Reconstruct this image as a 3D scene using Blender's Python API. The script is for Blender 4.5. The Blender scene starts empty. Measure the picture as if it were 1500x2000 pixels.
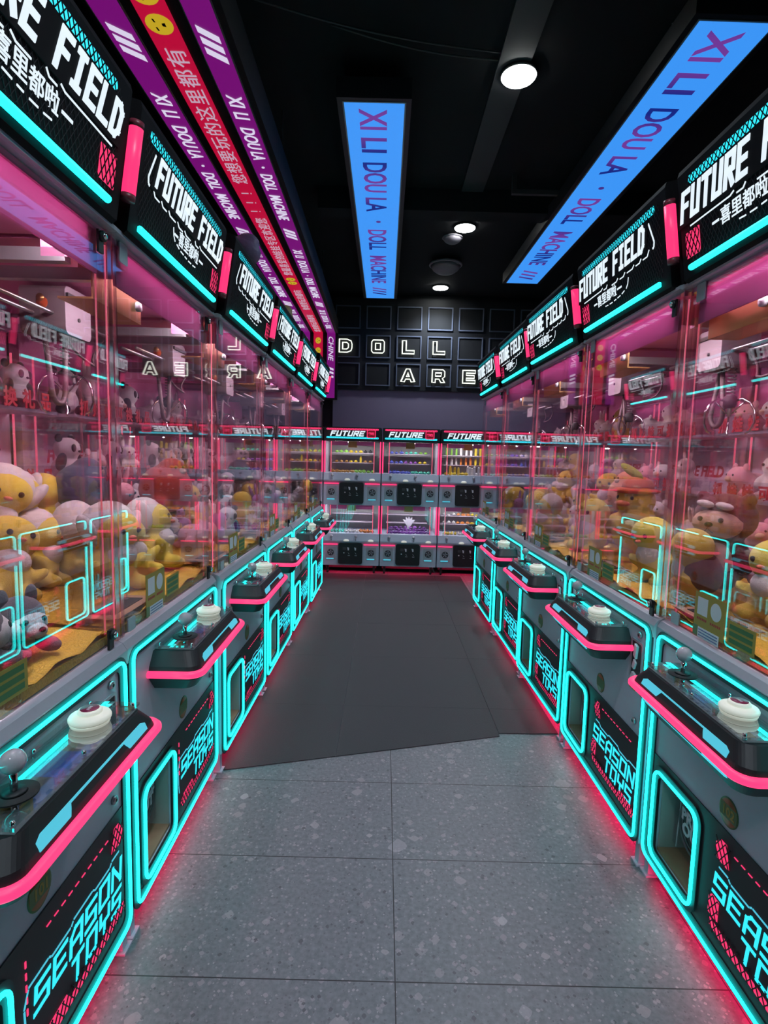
import bpy, math, random
from mathutils import Vector, Matrix, Euler
random.seed(7)
SC = bpy.context.scene
COL = SC.collection
PI = math.pi
# ------------------------------------------------------------------ camera
cam_d = bpy.data.cameras.new('camera'); cam = bpy.data.objects.new('camera', cam_d); COL.objects.link(cam)
F_PX, PITCH, ROLL, YAW = 1062.8, -0.1014, 0.025, 0.0005
cam_d.sensor_fit = 'VERTICAL'; cam_d.sensor_height = 36.0; cam_d.lens = 36.0 * F_PX / 2000.0
cam_d.clip_start = 0.05; cam_d.clip_end = 60
fwd = Vector((math.sin(YAW) * math.cos(PITCH), math.cos(YAW) * math.cos(PITCH), math.sin(PITCH)))
rgt = Vector((math.cos(YAW), -math.sin(YAW), 0)); upv = rgt.cross(fwd)
cr, sr = math.cos(ROLL), math.sin(ROLL)
# the picture is turned clockwise, so the camera is turned counter-clockwise
r2 = rgt * cr + upv * sr; u2 = -rgt * sr + upv * cr
cam.matrix_world = Matrix(((r2.x, u2.x, -fwd.x, 0), (r2.y, u2.y, -fwd.y, 0), (r2.z, u2.z, -fwd.z, 1.36), (0, 0, 0, 1)))
SC.camera = cam
# ------------------------------------------------------------------ world and exposure
SC.view_settings.view_transform = 'Standard'; SC.view_settings.look = 'None'
SC.view_settings.exposure = 0.0; SC.view_settings.gamma = 1.0; SC.view_settings.use_curve_mapping = False
w = bpy.data.worlds.new('world'); SC.world = w; w.use_nodes = True
w.node_tree.nodes['Background'].inputs[0].default_value = (0.25, 0.3, 0.4, 1)
w.node_tree.nodes['Background'].inputs[1].default_value = 0.02
SC.cycles.max_bounces = 12; SC.cycles.transparent_max_bounces = 48; SC.cycles.glossy_bounces = 5
SC.cycles.diffuse_bounces = 4; SC.cycles.sample_clamp_indirect = 4.0
SC.cycles.caustics_reflective = False; SC.cycles.caustics_refractive = False
DOWN_W = 56.0      # each ceiling downlight, watts
CEIL = 3.36

# ------------------------------------------------------------------ materials
def nt(m):
    m.use_nodes = True
    return m.node_tree.nodes, m.node_tree.links, m.node_tree.nodes['Principled BSDF']

def mat(name, col, rough=0.5, metal=0.0, bump=0.0, bscale=200.0, sheen=0.0, vary=0.0, coat=0.0):
    m = bpy.data.materials.new(name); n, l, p = nt(m)
    p.inputs['Base Color'].default_value = (*col, 1); p.inputs['Roughness'].default_value = rough
    p.inputs['Metallic'].default_value = metal; p.inputs['Coat Weight'].default_value = coat
    p.inputs['Coat Roughness'].default_value = 0.03
    if sheen: p.inputs['Sheen Weight'].default_value = sheen
    tc = n.new('ShaderNodeTexCoord')
    nz = n.new('ShaderNodeTexNoise'); nz.inputs['Scale'].default_value = bscale; nz.inputs['Detail'].default_value = 3
    l.new(tc.outputs['Object'], nz.inputs['Vector'])
    if bump:
        b = n.new('ShaderNodeBump'); b.inputs['Strength'].default_value = bump; b.inputs['Distance'].default_value = 0.004
        l.new(nz.outputs['Fac'], b.inputs['Height']); l.new(b.outputs['Normal'], p.inputs['Normal'])
    v = vary or 0.04
    hs = n.new('ShaderNodeHueSaturation'); hs.inputs['Color'].default_value = (*col, 1)
    mr = n.new('ShaderNodeMapRange'); mr.inputs['To Min'].default_value = 1 - v; mr.inputs['To Max'].default_value = 1 + v
    l.new(nz.outputs['Fac'], mr.inputs['Value']); l.new(mr.outputs['Result'], hs.inputs['Value'])
    l.new(hs.outputs['Color'], p.inputs['Base Color'])
    return m

def emat(name, col, s, sample=True):
    m = bpy.data.materials.new(name); n, l, p = nt(m)
    p.inputs['Base Color'].default_value = (0.02, 0.02, 0.02, 1); p.inputs['Roughness'].default_value = 0.4
    p.inputs['Emission Color'].default_value = (*col, 1); p.inputs['Emission Strength'].default_value = s
    if not sample:
        m.cycles.emission_sampling = 'NONE'
    return m

def glassmat(name, tint, base=0.045, gain=0.9, rough=0.0, power=4.0):
    m = bpy.data.materials.new(name); n, l, p = nt(m); n.remove(p)
    out = n['Material Output']
    tr = n.new('ShaderNodeBsdfTransparent'); tr.inputs[0].default_value = (*tint, 1)
    gl = n.new('ShaderNodeBsdfGlossy'); gl.inputs['Roughness'].default_value = rough; gl.inputs['Color'].default_value = (1, 1, 1, 1)
    lw = n.new('ShaderNodeLayerWeight'); lw.inputs[0].default_value = 0.5
    pw = n.new('ShaderNodeMath'); pw.operation = 'POWER'; pw.inputs[1].default_value = power
    mu = n.new('ShaderNodeMath'); mu.operation = 'MULTIPLY_ADD'; mu.inputs[1].default_value = gain; mu.inputs[2].default_value = base
    mu.use_clamp = True
    mx = n.new('ShaderNodeMixShader')
    l.new(lw.outputs['Facing'], pw.inputs[0]); l.new(pw.outputs[0], mu.inputs[0]); l.new(mu.outputs[0], mx.inputs[0])
    l.new(tr.outputs[0], mx.inputs[1]); l.new(gl.outputs[0], mx.inputs[2]); l.new(mx.outputs[0], out.inputs['Surface'])
    return m

CY = (0.012, 0.90, 0.84); PK = (1.0, 0.035, 0.16)
M = {}
M['grey'] = mat('grey_paint', (0.50, 0.57, 0.68), 0.42, 0.0, vary=0.03, bscale=40)
M['rail'] = mat('rail_paint', (0.40, 0.44, 0.50), 0.35, 0.2, bscale=60)
M['black'] = mat('black_plastic', (0.007, 0.009, 0.012), 0.5)
M['hblack'] = mat('header_black', (0.004, 0.005, 0.007), 0.75)
M['hblack'].node_tree.nodes['Principled BSDF'].inputs['Specular IOR Level'].default_value = .2
M['channel'] = mat('neon_channel', (0.012, 0.022, 0.026), 0.5)
M['cyan'] = emat('cyan_neon', (0.008, 0.90, 0.86), 5.5)
M['cyan_soft'] = emat('cyan_neon_print', (0.10, 0.72, 0.95), 0.75, False)
M['cyan_sign'] = emat('cyan_sign', (0.03, 0.78, 0.95), 1.15, False)
M['cyan_hdr'] = emat('cyan_tube', CY, 3.2)
M['pink'] = emat('pink_neon', PK, 1.5)
M['pink_tube'] = emat('pink_tube', (1.0, 0.028, 0.15), 1.35)
M['pink_sign'] = emat('pink_sign', (1.0, 0.04, 0.17), 1.0, False)
M['pink_under'] = emat('pink_underglow', (1.0, 0.018, 0.10), 62.0)
M['pink_under2'] = emat('pink_underglow_far', (1.0, 0.018, 0.10), 16.0)
M['pink_led'] = emat('pink_led', (1.0, 0.14, 0.24), .95, False)
M['white_sign'] = emat('white_sign', (0.80, 0.92, 1.0), 1.0, False)
M['white_neon'] = emat('white_neon', (0.93, 1.0, 0.86), 1.6)
M['lamp'] = emat('lamp_lens', (0.95, 1.0, 0.97), 30.0, False)
M['led_in'] = emat('interior_led', (1.0, 0.88, 0.93), 52.0)
M['led_warm'] = emat('warm_bulb', (1.0, 0.55, 0.12), 30.0)
M['led_white'] = emat('white_led', (0.95, 0.95, 1.0), 34.0)
M['glass'] = glassmat('clear_glass', (0.99, 0.97, 0.985), base=0.05, gain=0.75, power=3.0)
M['side_glass'] = glassmat('side_glass', (0.99, 0.965, 0.98), base=0.03, gain=0.35, power=4.0)
M['acrylic'] = glassmat('acrylic_rod', (0.985, 0.93, 0.95), base=0.12, gain=0.6, power=1.6, rough=.08)
M['clear_top'] = glassmat('acrylic_top', (0.93, 0.95, 0.96), base=0.13, gain=0.8, power=2.2)
M['lip'] = glassmat('acrylic_lip', (0.93, 0.92, 0.95), base=0.06, gain=0.4)
M['panel_top'] = mat('panel_plate', (0.17, 0.19, 0.20), 0.6, vary=0.12, bscale=25)
M['white_btn'] = mat('button_white', (0.86, 0.86, 0.79), 0.3)
M['btn_glow'] = emat('button_glow', (0.93, 0.95, 0.80), 0.34, False); M['btn_glow'].node_tree.nodes['Principled BSDF'].inputs['Base Color'].default_value = (.7, .7, .64, 1)
M['ball'] = mat('joystick_ball', (0.50, 0.50, 0.55), 0.08, coat=1.0)
M['chrome'] = mat('chrome', (0.75, 0.75, 0.78), 0.12, 1.0)
M['steel'] = mat('dull_steel', (0.42, 0.42, 0.45), 0.3, 0.9)
M['dark'] = mat('dark_rubber', (0.02, 0.02, 0.022), 0.7)
M['purple_badge'] = mat('button_badge', (0.28, 0.02, 0.08), 0.3)
M['lcd'] = emat('lcd_blue', (0.03, 0.12, 0.55), 0.55, False)
M['wood'] = mat('tray_wood', (0.42, 0.26, 0.16), 0.6, vary=0.15, bscale=18)
M['cavity'] = mat('cavity_grey', (0.45, 0.46, 0.44), 0.6)
M['inside_pink'] = mat('interior_pink', (0.66, 0.20, 0.42), 0.55, vary=0.06, bscale=300, bump=0.1)
M['valance'] = mat('valance_pink', (0.66, 0.22, 0.46), 0.6, vary=0.1, bscale=500, bump=0.15)
_n, _l = M['valance'].node_tree.nodes, M['valance'].node_tree.links
_t = _n.new('ShaderNodeBsdfTranslucent'); _t.inputs[0].default_value = (.72, .30, .54, 1); _x = _n.new('ShaderNodeMixShader'); _x.inputs[0].default_value = .42
_l.new(_n['Principled BSDF'].outputs[0], _x.inputs[1]); _l.new(_t.outputs[0], _x.inputs[2]); _l.new(_x.outputs[0], _n['Material Output'].inputs['Surface'])
M['inside_pale'] = mat('interior_pale', (0.66, 0.58, 0.68), 0.5)
M['gold'] = mat('bronze_beam', (0.62, 0.40, 0.16), 0.3, 0.92)
M['box'] = mat('trolley_white', (0.24, 0.21, 0.24), 0.5)
M['gum'] = mat('cable_grey', (0.12, 0.08, 0.09), 0.5)
M['bed'] = mat('plastic_pebbles', (0.80, 0.52, 0.05), 0.5, bump=1.0, bscale=180, vary=0.4)
M['redtxt'] = mat('red_print', (0.42, 0.015, 0.03), 0.5)
M['olive'] = mat('sticker_olive', (0.36, 0.27, 0.04), 0.5)
M['greenst'] = mat('sticker_green', (0.12, 0.20, 0.08), 0.5)
M['greenst2'] = mat('sticker_green_dark', (0.05, 0.16, 0.05), 0.5)
M['orangest'] = mat('sticker_number', (0.45, 0.15, 0.06), 0.5)
M['whitest'] = mat('sticker_white', (0.72, 0.74, 0.80), 0.5)
M['bluest'] = mat('sticker_blue', (0.10, 0.16, 0.38), 0.5)
M['paper_grey'] = mat('sign_grey', (0.11, 0.13, 0.14), 0.5)

def fabric(name, col): return mat(name, col, 0.95, bump=0.55, bscale=420, sheen=0.25, vary=0.14)
for k, c in dict(yellow=(0.88, 0.70, 0.09), ywhite=(0.84, 0.76, 0.74), orange=(0.72, 0.13, 0.03), ored=(0.52, 0.05, 0.035), husky=(0.13, 0.12, 0.14),
                 fur=(0.74, 0.70, 0.72), black=(0.025, 0.022, 0.028), maroon=(0.15, 0.010, 0.02), cream=(0.72, 0.47, 0.36), pinkf=(0.84, 0.38, 0.45),
                 lilac=(0.42, 0.20, 0.45), peach=(0.78, 0.30, 0.18), leaf=(0.36, 0.42, 0.05), eye=(0.03, 0.01, 0.01), brown=(0.22, 0.07, 0.035),
                 navy=(0.06, 0.07, 0.12), bill=(0.80, 0.22, 0.12), rose=(0.62, 0.10, 0.10)).items():
    M['f_' + k] = fabric('plush_' + k, c)

# ------------------------------------------------------------------ mesh builder
class MB:
    def __init__(s): s.v = []; s.f = []; s.mi = []; s.mats = []; s.cur = 0; s.smooth = []
    def use(s, m):
        if m not in s.mats: s.mats.append(m)
        s.cur = s.mats.index(m); return s
    def add(s, vs, fs, xf=None, smooth=False):
        b = len(s.v)
        for p in vs:
            s.v.append(tuple(xf(*p)) if xf else tuple(p))
        for f in fs:
            s.f.append([b + i for i in f]); s.mi.append(s.cur); s.smooth.append(smooth)
        return s
    def box(s, x0, x1, y0, y1, z0, z1, xf=None):
        vs = [(x, y, z) for z in (z0, z1) for y in (y0, y1) for x in (x0, x1)]
        return s.add(vs, [(0, 2, 3, 1), (4, 5, 7, 6), (0, 1, 5, 4), (2, 6, 7, 3), (0, 4, 6, 2), (1, 3, 7, 5)], xf)
    def prism(s, poly, d0, d1, xf):
        """poly of (a, b), extruded from depth d0 to d1; xf(a, b, d) -> point"""
        n = len(poly); vs = [(a, b, d0) for a, b in poly] + [(a, b, d1) for a, b in poly]
        fs = [list(range(n))[::-1], list(range(n, 2 * n))] + [(i, (i + 1) % n, n + (i + 1) % n, n + i) for i in range(n)]
        return s.add(vs, fs, xf)
    def tube(s, pts, r, closed=False, seg=8, xf=None, r2=None):
        pts = [Vector(p) for p in pts]; n = len(pts); vs = []; fs = []
        prev = None
        for i, p in enumerate(pts):
            if closed: a, b = pts[i - 1], pts[(i + 1) % n]
            else: a, b = pts[max(i - 1, 0)], pts[min(i + 1, n - 1)]
            t = (b - a).normalized()
            if prev is None:
                nrm = t.orthogonal().normalized()
                for c in (Vector((0, 1, 0)), Vector((0, 0, 1)), Vector((1, 0, 0))):
                    q = c - t * c.dot(t)
                    if q.length > 0.3: nrm = q.normalized(); break
            else:
                q = prev - t * prev.dot(t); nrm = q.normalized() if q.length > 1e-6 else prev
            prev = nrm; bn = t.cross(nrm)
            rr = r if r2 is None else r + (r2 - r) * i / max(n - 1, 1)
            k = 1.0
            if (closed or 0 < i < n - 1):
                c = (p - a).normalized().dot((b - p).normalized()); k = 1 / max(0.6, math.sqrt(max(0.1, (1 + c) / 2)))
            for j in range(seg):
                an = 2 * PI * (j + .5) / seg
                vs.append(p + (nrm * math.cos(an) + bn * math.sin(an)) * rr * k)
        m = n if closed else n - 1
        for i in range(m):
            for j in range(seg):
                a = i * seg + j; b = i * seg + (j + 1) % seg; c = ((i + 1) % n) * seg + (j + 1) % seg; d = ((i + 1) % n) * seg + j
                fs.append((a, b, c, d))
        if not closed: fs.append(list(range(seg))[::-1]); fs.append([(n - 1) * seg + j for j in range(seg)])
        return s.add([tuple(v) for v in vs], fs, xf, True)
    def lathe(s, prof, seg=24, xf=None):
        """prof of (r, z) around the z axis"""
        n = len(prof); vs = []; fs = []
        for r, z in prof:
            for j in range(seg): a = 2 * PI * j / seg; vs.append((r * math.cos(a), r * math.sin(a), z))
        for i in range(n - 1):
            for j in range(seg): fs.append((i * seg + j, i * seg + (j + 1) % seg, (i + 1) * seg + (j + 1) % seg, (i + 1) * seg + j))
        fs.append(list(range(seg))[::-1]); fs.append([(n - 1) * seg + j for j in range(seg)])
        return s.add(vs, fs, xf, True)
    def ell(s, c, r, rot=(0, 0, 0), seg=16, rings=10, xf=None):
        R = Euler(rot).to_matrix(); vs = []; fs = []
        for i in range(rings + 1):
            th = PI * i / rings
            for j in range(seg):
                a = 2 * PI * j / seg
                p = R @ Vector((r[0] * math.sin(th) * math.cos(a), r[1] * math.sin(th) * math.sin(a), r[2] * math.cos(th)))
                vs.append((c[0] + p.x, c[1] + p.y, c[2] + p.z))
        for i in range(rings):
            for j in range(seg):
                a, b, c2, d = i * seg + j, i * seg + (j + 1) % seg, (i + 1) * seg + (j + 1) % seg, (i + 1) * seg + j
                if i == 0: fs.append((a, d, c2))
                elif i == rings - 1: fs.append((a, d, b))
                else: fs.append((a, d, c2, b))
        return s.add(vs, fs, xf, True)
    def strokes(s, text, x0, z0, w, h, gap, t, d0, d1, xf, shear=0.0, th=None):
        """angular stroke lettering; each letter w wide and h high"""
        x = x0
        for ch in text:
            if ch == ' ': x += w * .55; continue
            for pl in LET[ch]:
                for (ax, az), (bx, bz) in zip(pl, pl[1:]):
                    a = Vector((x + t / 2 + ax * (w - t), z0 + t / 2 + az * (h - t))); b = Vector((x + t / 2 + bx * (w - t), z0 + t / 2 + bz * (h - t)))
                    dv = (b - a); L_ = dv.length or 1e-6; dv /= L_; nv = Vector((-dv.y, dv.x))
                    hw = t / 2 if abs(dv.x) < .5 else (th or t) / 2
                    a2, b2 = a - dv * t / 2, b + dv * t / 2
                    q = [a2 - nv * hw, b2 - nv * hw, b2 + nv * hw, a2 + nv * hw]
                    q = [(p.x + shear * (p.y - z0), p.y) for p in q]
                    s.prism(q, d0, d1, xf)
            x += (w if ch != 'I' else w) + gap
        return s
    def lattice(s, rect, step, t, d0, d1, xf, slope=1.3):
        u0, u1, z0, z1 = rect
        for sg in (1, -1):
            c = -(z1 - z0) / slope
            while c < (u1 - u0) + (z1 - z0) / slope:
                pts = []
                a = (u0 + c, z0 if sg > 0 else z1); b = (a[0] + (z1 - z0) / slope, z1 if sg > 0 else z0)
                # clip in u
                def at(u): k = (u - a[0]) / (b[0] - a[0]); return (u, a[1] + (b[1] - a[1]) * k)
                p, q = a, b
                if p[0] < u0: p = at(u0)
                if q[0] > u1: q = at(u1)
                if q[0] - p[0] > 1e-4:
                    d = Vector((q[0] - p[0], q[1] - p[1])).normalized(); nn = Vector((-d.y, d.x)) * t / 2
                    s.prism([(p[0] - nn.x, p[1] - nn.y), (q[0] - nn.x, q[1] - nn.y), (q[0] + nn.x, q[1] + nn.y), (p[0] + nn.x, p[1] + nn.y)], d0, d1, xf)
                c += step
        return s
    def text(s, body, size, d0, d1, xf, bold=0.0, stretch=1.0, shear=0.0, center=False):
        """font lettering; xf(a, b, d)"""
        vs, fs, wd = text_mesh(body, size, bold, shear)
        ox = -wd * stretch / 2 if center else 0
        n = len(vs)
        s.add([(ox + x * stretch, y, d1) for x, y in vs], fs, xf)
        if abs(d1 - d0) > 1e-6:
            # side walls from boundary edges
            cnt = {}
            for f in fs:
                for a, b in zip(f, f[1:] + f[:1]): cnt[(a, b)] = 1
            bd = [(a, b) for (a, b) in cnt if (b, a) not in cnt]
            if bd:
                v2 = [(ox + x * stretch, y, d1) for x, y in vs] + [(ox + x * stretch, y, d0) for x, y in vs]
                s.add(v2, [(a, b, b + n, a + n) for a, b in bd], xf)
        return s
    def mesh(s, name, m=None):
        me = bpy.data.meshes.new(name); me.from_pydata(s.v, [], s.f)
        ms = s.mats or [m]
        for k in ms: me.materials.append(k)
        me.polygons.foreach_set('material_index', s.mi if s.mats else [0] * len(s.f))
        me.polygons.foreach_set('use_smooth', s.smooth)
        me.update(); return me
    def obj(s, name, m=None, parent=None, label=None):
        me = s.mesh(name, m)
        o = bpy.data.objects.new(name, me); COL.objects.link(o)
        if parent is not None: o.parent = parent
        if label: o['label'] = label
        return o

_tc = {}
def text_mesh(body, size, bold, shear):
    key = (body, size, bold, shear)
    if key in _tc: return _tc[key]
    c = bpy.data.curves.new('t', 'FONT'); c.body = body; c.size = size; c.offset = bold; c.shear = shear; c.fill_mode = 'FRONT'; c.resolution_u = 3
    o = bpy.data.objects.new('t', c); COL.objects.link(o)
    dg = bpy.context.evaluated_depsgraph_get(); dg.update()
    me = bpy.data.meshes.new_from_object(o.evaluated_get(dg))
    vs = [(v.co.x, v.co.y) for v in me.vertices]; fs = [list(p.vertices) for p in me.polygons if p.normal.z != 0]
    fs = [f if me.polygons[i].normal.z > 0 else f[::-1] for i, f in enumerate(fs)]
    wd = max([v[0] for v in vs] or [0])
    bpy.data.objects.remove(o); bpy.data.curves.remove(c); bpy.data.meshes.remove(me)
    _tc[key] = (vs, fs, wd); return _tc[key]

LET = {'F': [[(0, 0), (0, 1), (1, 1)], [(0, .5), (.8, .5)]], 'U': [[(0, 1), (0, 0), (1, 0), (1, 1)]], 'T': [[(0, 1), (1, 1)], [(.5, 1), (.5, 0)]],
       'R': [[(0, 0), (0, 1), (1, 1), (1, .48), (0, .48)], [(.45, .48), (1, 0)]], 'E': [[(1, 1), (0, 1), (0, 0), (1, 0)], [(0, .5), (.85, .5)]],
       'I': [[(.15, 1), (.85, 1)], [(.5, 1), (.5, 0)], [(.15, 0), (.85, 0)]], 'L': [[(0, 1), (0, 0), (1, 0)]],
       'D': [[(0, 0), (0, 1), (.6, 1), (1, .8), (1, .2), (.6, 0), (0, 0)]], 'S': [[(1, 1), (0, 1), (0, .5), (1, .5), (1, 0), (0, 0)]],
       'A': [[(0, 0), (0, .75), (.35, 1), (1, 1), (1, 0)], [(0, .42), (1, .42)]], 'O': [[(0, 0), (0, 1), (1, 1), (1, 0), (0, 0)]],
       'N': [[(0, 0), (0, 1), (1, 0), (1, 1)]], 'Y': [[(0, 1), (0, .5), (1, .5), (1, 1)], [(.5, .5), (.5, 0)]]}

def rrect(u0, u1, z0, z1, r, n=4):
    pts = []
    for cx, cz, a0 in ((u1 - r, z0 + r, -90), (u1 - r, z1 - r, 0), (u0 + r, z1 - r, 90), (u0 + r, z0 + r, 180)):
        for i in range(n + 1):
            a = math.radians(a0 + 90 * i / n); pts.append((cx + r * math.cos(a), cz + r * math.sin(a)))
    return pts

def tag(o, label=None, cat=None, group=None, kind=None):
    if label: o['label'] = label
    if cat: o['category'] = cat
    if group: o['group'] = group
    if kind: o['kind'] = kind
    return o
def empty(name, loc=(0, 0, 0), rz=0.0):
    o = bpy.data.objects.new(name, None); COL.objects.link(o); o.location = loc; o.rotation_euler = (0, 0, rz); o.empty_display_size = 0.1
    return o
def copy_tree(o, parent=None):
    c = o.copy(); COL.objects.link(c); c.parent = parent
    for ch in list(o.children): copy_tree(ch, c)
    return c

# ------------------------------------------------------------------ room
def floor_material():
    m = bpy.data.materials.new('terrazzo_tiles'); n, l, p = nt(m)
    tc = n.new('ShaderNodeTexCoord'); sep = n.new('ShaderNodeSeparateXYZ'); l.new(tc.outputs['Object'], sep.inputs[0])
    def math_(op, a, b=None, c=None):
        q = n.new('ShaderNodeMath'); q.operation = op
        for i, x in enumerate((a, b, c)):
            if x is None: continue
            if isinstance(x, (int, float)): q.inputs[i].default_value = x
            else: l.new(x, q.inputs[i])
        return q.outputs[0]
    def line(src, off, pitch, w_):
        f = math_('FRACT', math_('MULTIPLY_ADD', src, 1 / pitch, -off / pitch + 40.5))
        d = math_('ABSOLUTE', math_('SUBTRACT', f, 0.5))
        return math_('LESS_THAN', d, w_ / pitch)
    gx = line(sep.outputs[0], 0.060, 0.87, 0.0016); gy = line(sep.outputs[1], 1.286, 0.4345, 0.0018)
    grout = math_('MAXIMUM', gx, gy)
    nz0 = n.new('ShaderNodeTexNoise'); nz0.inputs['Scale'].default_value = 9; l.new(tc.outputs['Object'], nz0.inputs['Vector'])
    add = n.new('ShaderNodeVectorMath'); add.operation = 'MULTIPLY_ADD'; add.inputs[1].default_value = (0.03,) * 3
    l.new(nz0.outputs['Color'], add.inputs[0]); l.new(tc.outputs['Object'], add.inputs[2])
    base = n.new('ShaderNodeTexNoise'); base.inputs['Scale'].default_value = 70; base.inputs['Detail'].default_value = 6; l.new(tc.outputs['Object'], base.inputs['Vector'])
    ramp = n.new('ShaderNodeValToRGB'); l.new(base.outputs['Fac'], ramp.inputs[0])
    ramp.color_ramp.elements[0].position = .35; ramp.color_ramp.elements[0].color = (.122, .140, .158, 1)
    ramp.color_ramp.elements[1].position = .68; ramp.color_ramp.elements[1].color = (.180, .202, .222, 1)
    col = ramp.outputs[0]
    for scale, thr, size, cc, rnd in ((20, .72, .36, (.34, .33, .355, 1), 1), (45, .66, .38, (.27, .26, .29, 1), 1), (60, .72, .34, (.07, .075, .09, 1), 1), (120, .66, .4, (.10, .10, .12, 1), 1), (90, .70, .4, (.34, .33, .36, 1), 1), (10, .86, .30, (.36, .36, .40, 1), 1)):
        v = n.new('ShaderNodeTexVoronoi'); v.inputs['Scale'].default_value = scale; l.new(add.outputs[0], v.inputs['Vector'])
        v.distance = 'MINKOWSKI'; v.inputs['Exponent'].default_value = 1.3
        s2 = n.new('ShaderNodeSeparateColor'); l.new(v.outputs['Color'], s2.inputs[0])
        k = math_('MULTIPLY', math_('GREATER_THAN', s2.outputs[0], thr), math_('LESS_THAN', v.outputs['Distance'], math_('MULTIPLY_ADD', s2.outputs[1], size, .12)))
        k = math_('MULTIPLY', k, math_('MULTIPLY_ADD', s2.outputs[2], .6, .3))
        mx = n.new('ShaderNodeMix'); mx.data_type = 'RGBA'; l.new(k, mx.inputs['Factor']); l.new(col, mx.inputs['A']); mx.inputs['B'].default_value = cc
        col = mx.outputs['Result']
    mx = n.new('ShaderNodeMix'); mx.data_type = 'RGBA'; l.new(grout, mx.inputs['Factor']); l.new(col, mx.inputs['A']); mx.inputs['B'].default_value = (.012, .012, .016, 1)
    l.new(mx.outputs['Result'], p.inputs['Base Color']); p.inputs['Roughness'].default_value = 0.42
    b = n.new('ShaderNodeBump'); b.inputs['Strength'].default_value = .1; b.inputs['Distance'].default_value = .001
    l.new(base.outputs['Fac'], b.inputs['Height']); l.new(b.outputs['Normal'], p.inputs['Normal'])
    return m

ID = lambda a, b, d: (a, b, d)
tag(MB().box(-2.6, 2.9, -2.2, 7.3, -0.06, 0).obj('floor', floor_material()), kind='structure')
M['ceil'] = mat('black_ceiling', (0.005, 0.0055, 0.009), 0.9, bump=.3, bscale=6)
M['wall_dark'] = mat('dark_wall', (0.012, 0.012, 0.016), 0.75)
M['wall_purple'] = mat('purple_grey_wall', (0.27, 0.22, 0.32), 0.8, vary=.03, bscale=4)
tag(MB().box(-2.6, 2.9, -2.2, 7.3, CEIL, CEIL + .06).obj('ceiling', M['ceil']), kind='structure')
tag(MB().box(-2.66, -2.6, -2.2, 7.3, -.06, CEIL + .06).obj('wall_left', M['wall_dark']), kind='structure')
tag(MB().box(2.9, 2.96, -2.2, 7.3, -.06, CEIL + .06).obj('wall_right', M['wall_dark']), kind='structure')
tag(MB().box(-2.6, 2.9, -2.26, -2.2, -.06, CEIL + .06).obj('wall_front', M['wall_dark']), kind='structure')
mb = MB().use(M['wall_dark']).box(-2.6, 2.9, 7.0, 7.3, 0, CEIL).use(M['wall_purple']).box(-.675, 2.9, 6.955, 7.0, 0, 2.19)
tag(mb.obj('wall_back'), kind='structure')
# ceiling beams
M['beam'] = mat('beam_grey', (0.05, 0.052, 0.06), 0.6)
BR = lambda x, y, z: (x, y, z)
mb = MB(); mb.box(.52, .68, .2, 4.28, CEIL - .02, CEIL - .0005)
tag(mb.obj('trim_1', M['beam']), kind='structure')
tag(MB().box(-.55, 2.4, 4.28, 4.45, CEIL - .16, CEIL - .0005).obj('trim_2', M['ceil']), kind='structure')
tag(MB().box(.85, 1.40, 4.05, 4.08, CEIL - .13, CEIL - .10).box(.85, .88, 4.05, 4.08, CEIL - .10, CEIL - .0005).box(1.37, 1.40, 4.05, 4.08, CEIL - .1, CEIL - .0005).obj('trim_3', M['beam']), kind='structure')
for k, (pa, pb, sag) in enumerate((((-.9, 2.5), (.54, 2.9), .05), ((-.3, 2.75), (.54, 2.95), .03))):
    pts = [(pa[0] + (pb[0] - pa[0]) * t / 12, pa[1] + (pb[1] - pa[1]) * t / 12, CEIL - .006 - sag * math.sin(PI * t / 12)) for t in range(13)]
    o = MB().tube(pts, .005, seg=6).obj('ceiling_cable', M['beam'])
    tag(o, ['long thin dark cable sagging across the black ceiling, the nearer of two', 'short thin dark cable sagging under the black ceiling, the farther of two'][k], 'cable', 'cables across the ceiling')

# rubber mat
mmat = mat('rubber_mat', (0.028, 0.038, 0.043), 0.75, bump=.35, bscale=240, vary=.25)
def mat_piece(poly):
    return MB().prism(poly, 0.0005, .004, ID)
g = .0007
xs = [-.72, -.19, .60, .90]; fy = lambda x: 2.205 + (x + .695) * .2735 if x < .6 else 2.589 + (x - .6) * .03
ys = [2.85, 3.59, 4.33, 5.07, 5.81, 6.19]
names = {0: 'left', 1: 'middle', 2: 'right'}
ordn = ['nearest', 'second', 'third', 'fourth', 'fifth', 'farthest']
for i in range(3):
    x0, x1 = xs[i] + g, xs[i + 1] - g
    lo = None
    for j in range(6):
        if j == 0: poly = [(x0, fy(x0)), (x1, fy(x1) if i < 2 else fy(x1)), (x1, ys[0] - g), (x0, ys[0] - g)]
        else: poly = [(x0, ys[j - 1] + g), (x1, ys[j - 1] + g), (x1, ys[j] - g), (x0, ys[j] - g)]
        o = mat_piece(poly).obj('floor_mat', mmat)
        tag(o, f'dark grey rubber floor mat, {ordn[j]} piece of the {names[i]} column in the aisle', 'floor mat', 'rubber mats down the aisle')

# ------------------------------------------------------------------ claw machine
FP = lambda dd=0.0: (lambda u, z, d: (u - .4, -d - dd, z))          # front plane
def HD(u, z, d): return (u - .4, -(.016 + (z - 1.9) * .15) - d, z)       # slanted header face

shared = {}
HZ = .17      # height of the hoist above its drawing
def part(root, name, key, build, m=None, label=None):
    """a mesh built once and shared"""
    if key not in shared: shared[key] = build().mesh(name, m)
    o = bpy.data.objects.new(name, shared[key]); COL.objects.link(o); o.parent = root
    if label: o['label'] = label
    return o

def ring(mb, outer, inner, d0, d1, xf):
    n = len(outer)
    for i in range(n):
        j = (i + 1) % n
        mb.prism([outer[i], outer[j], inner[j], inner[i]], d0, d1, xf)
    return mb

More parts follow.
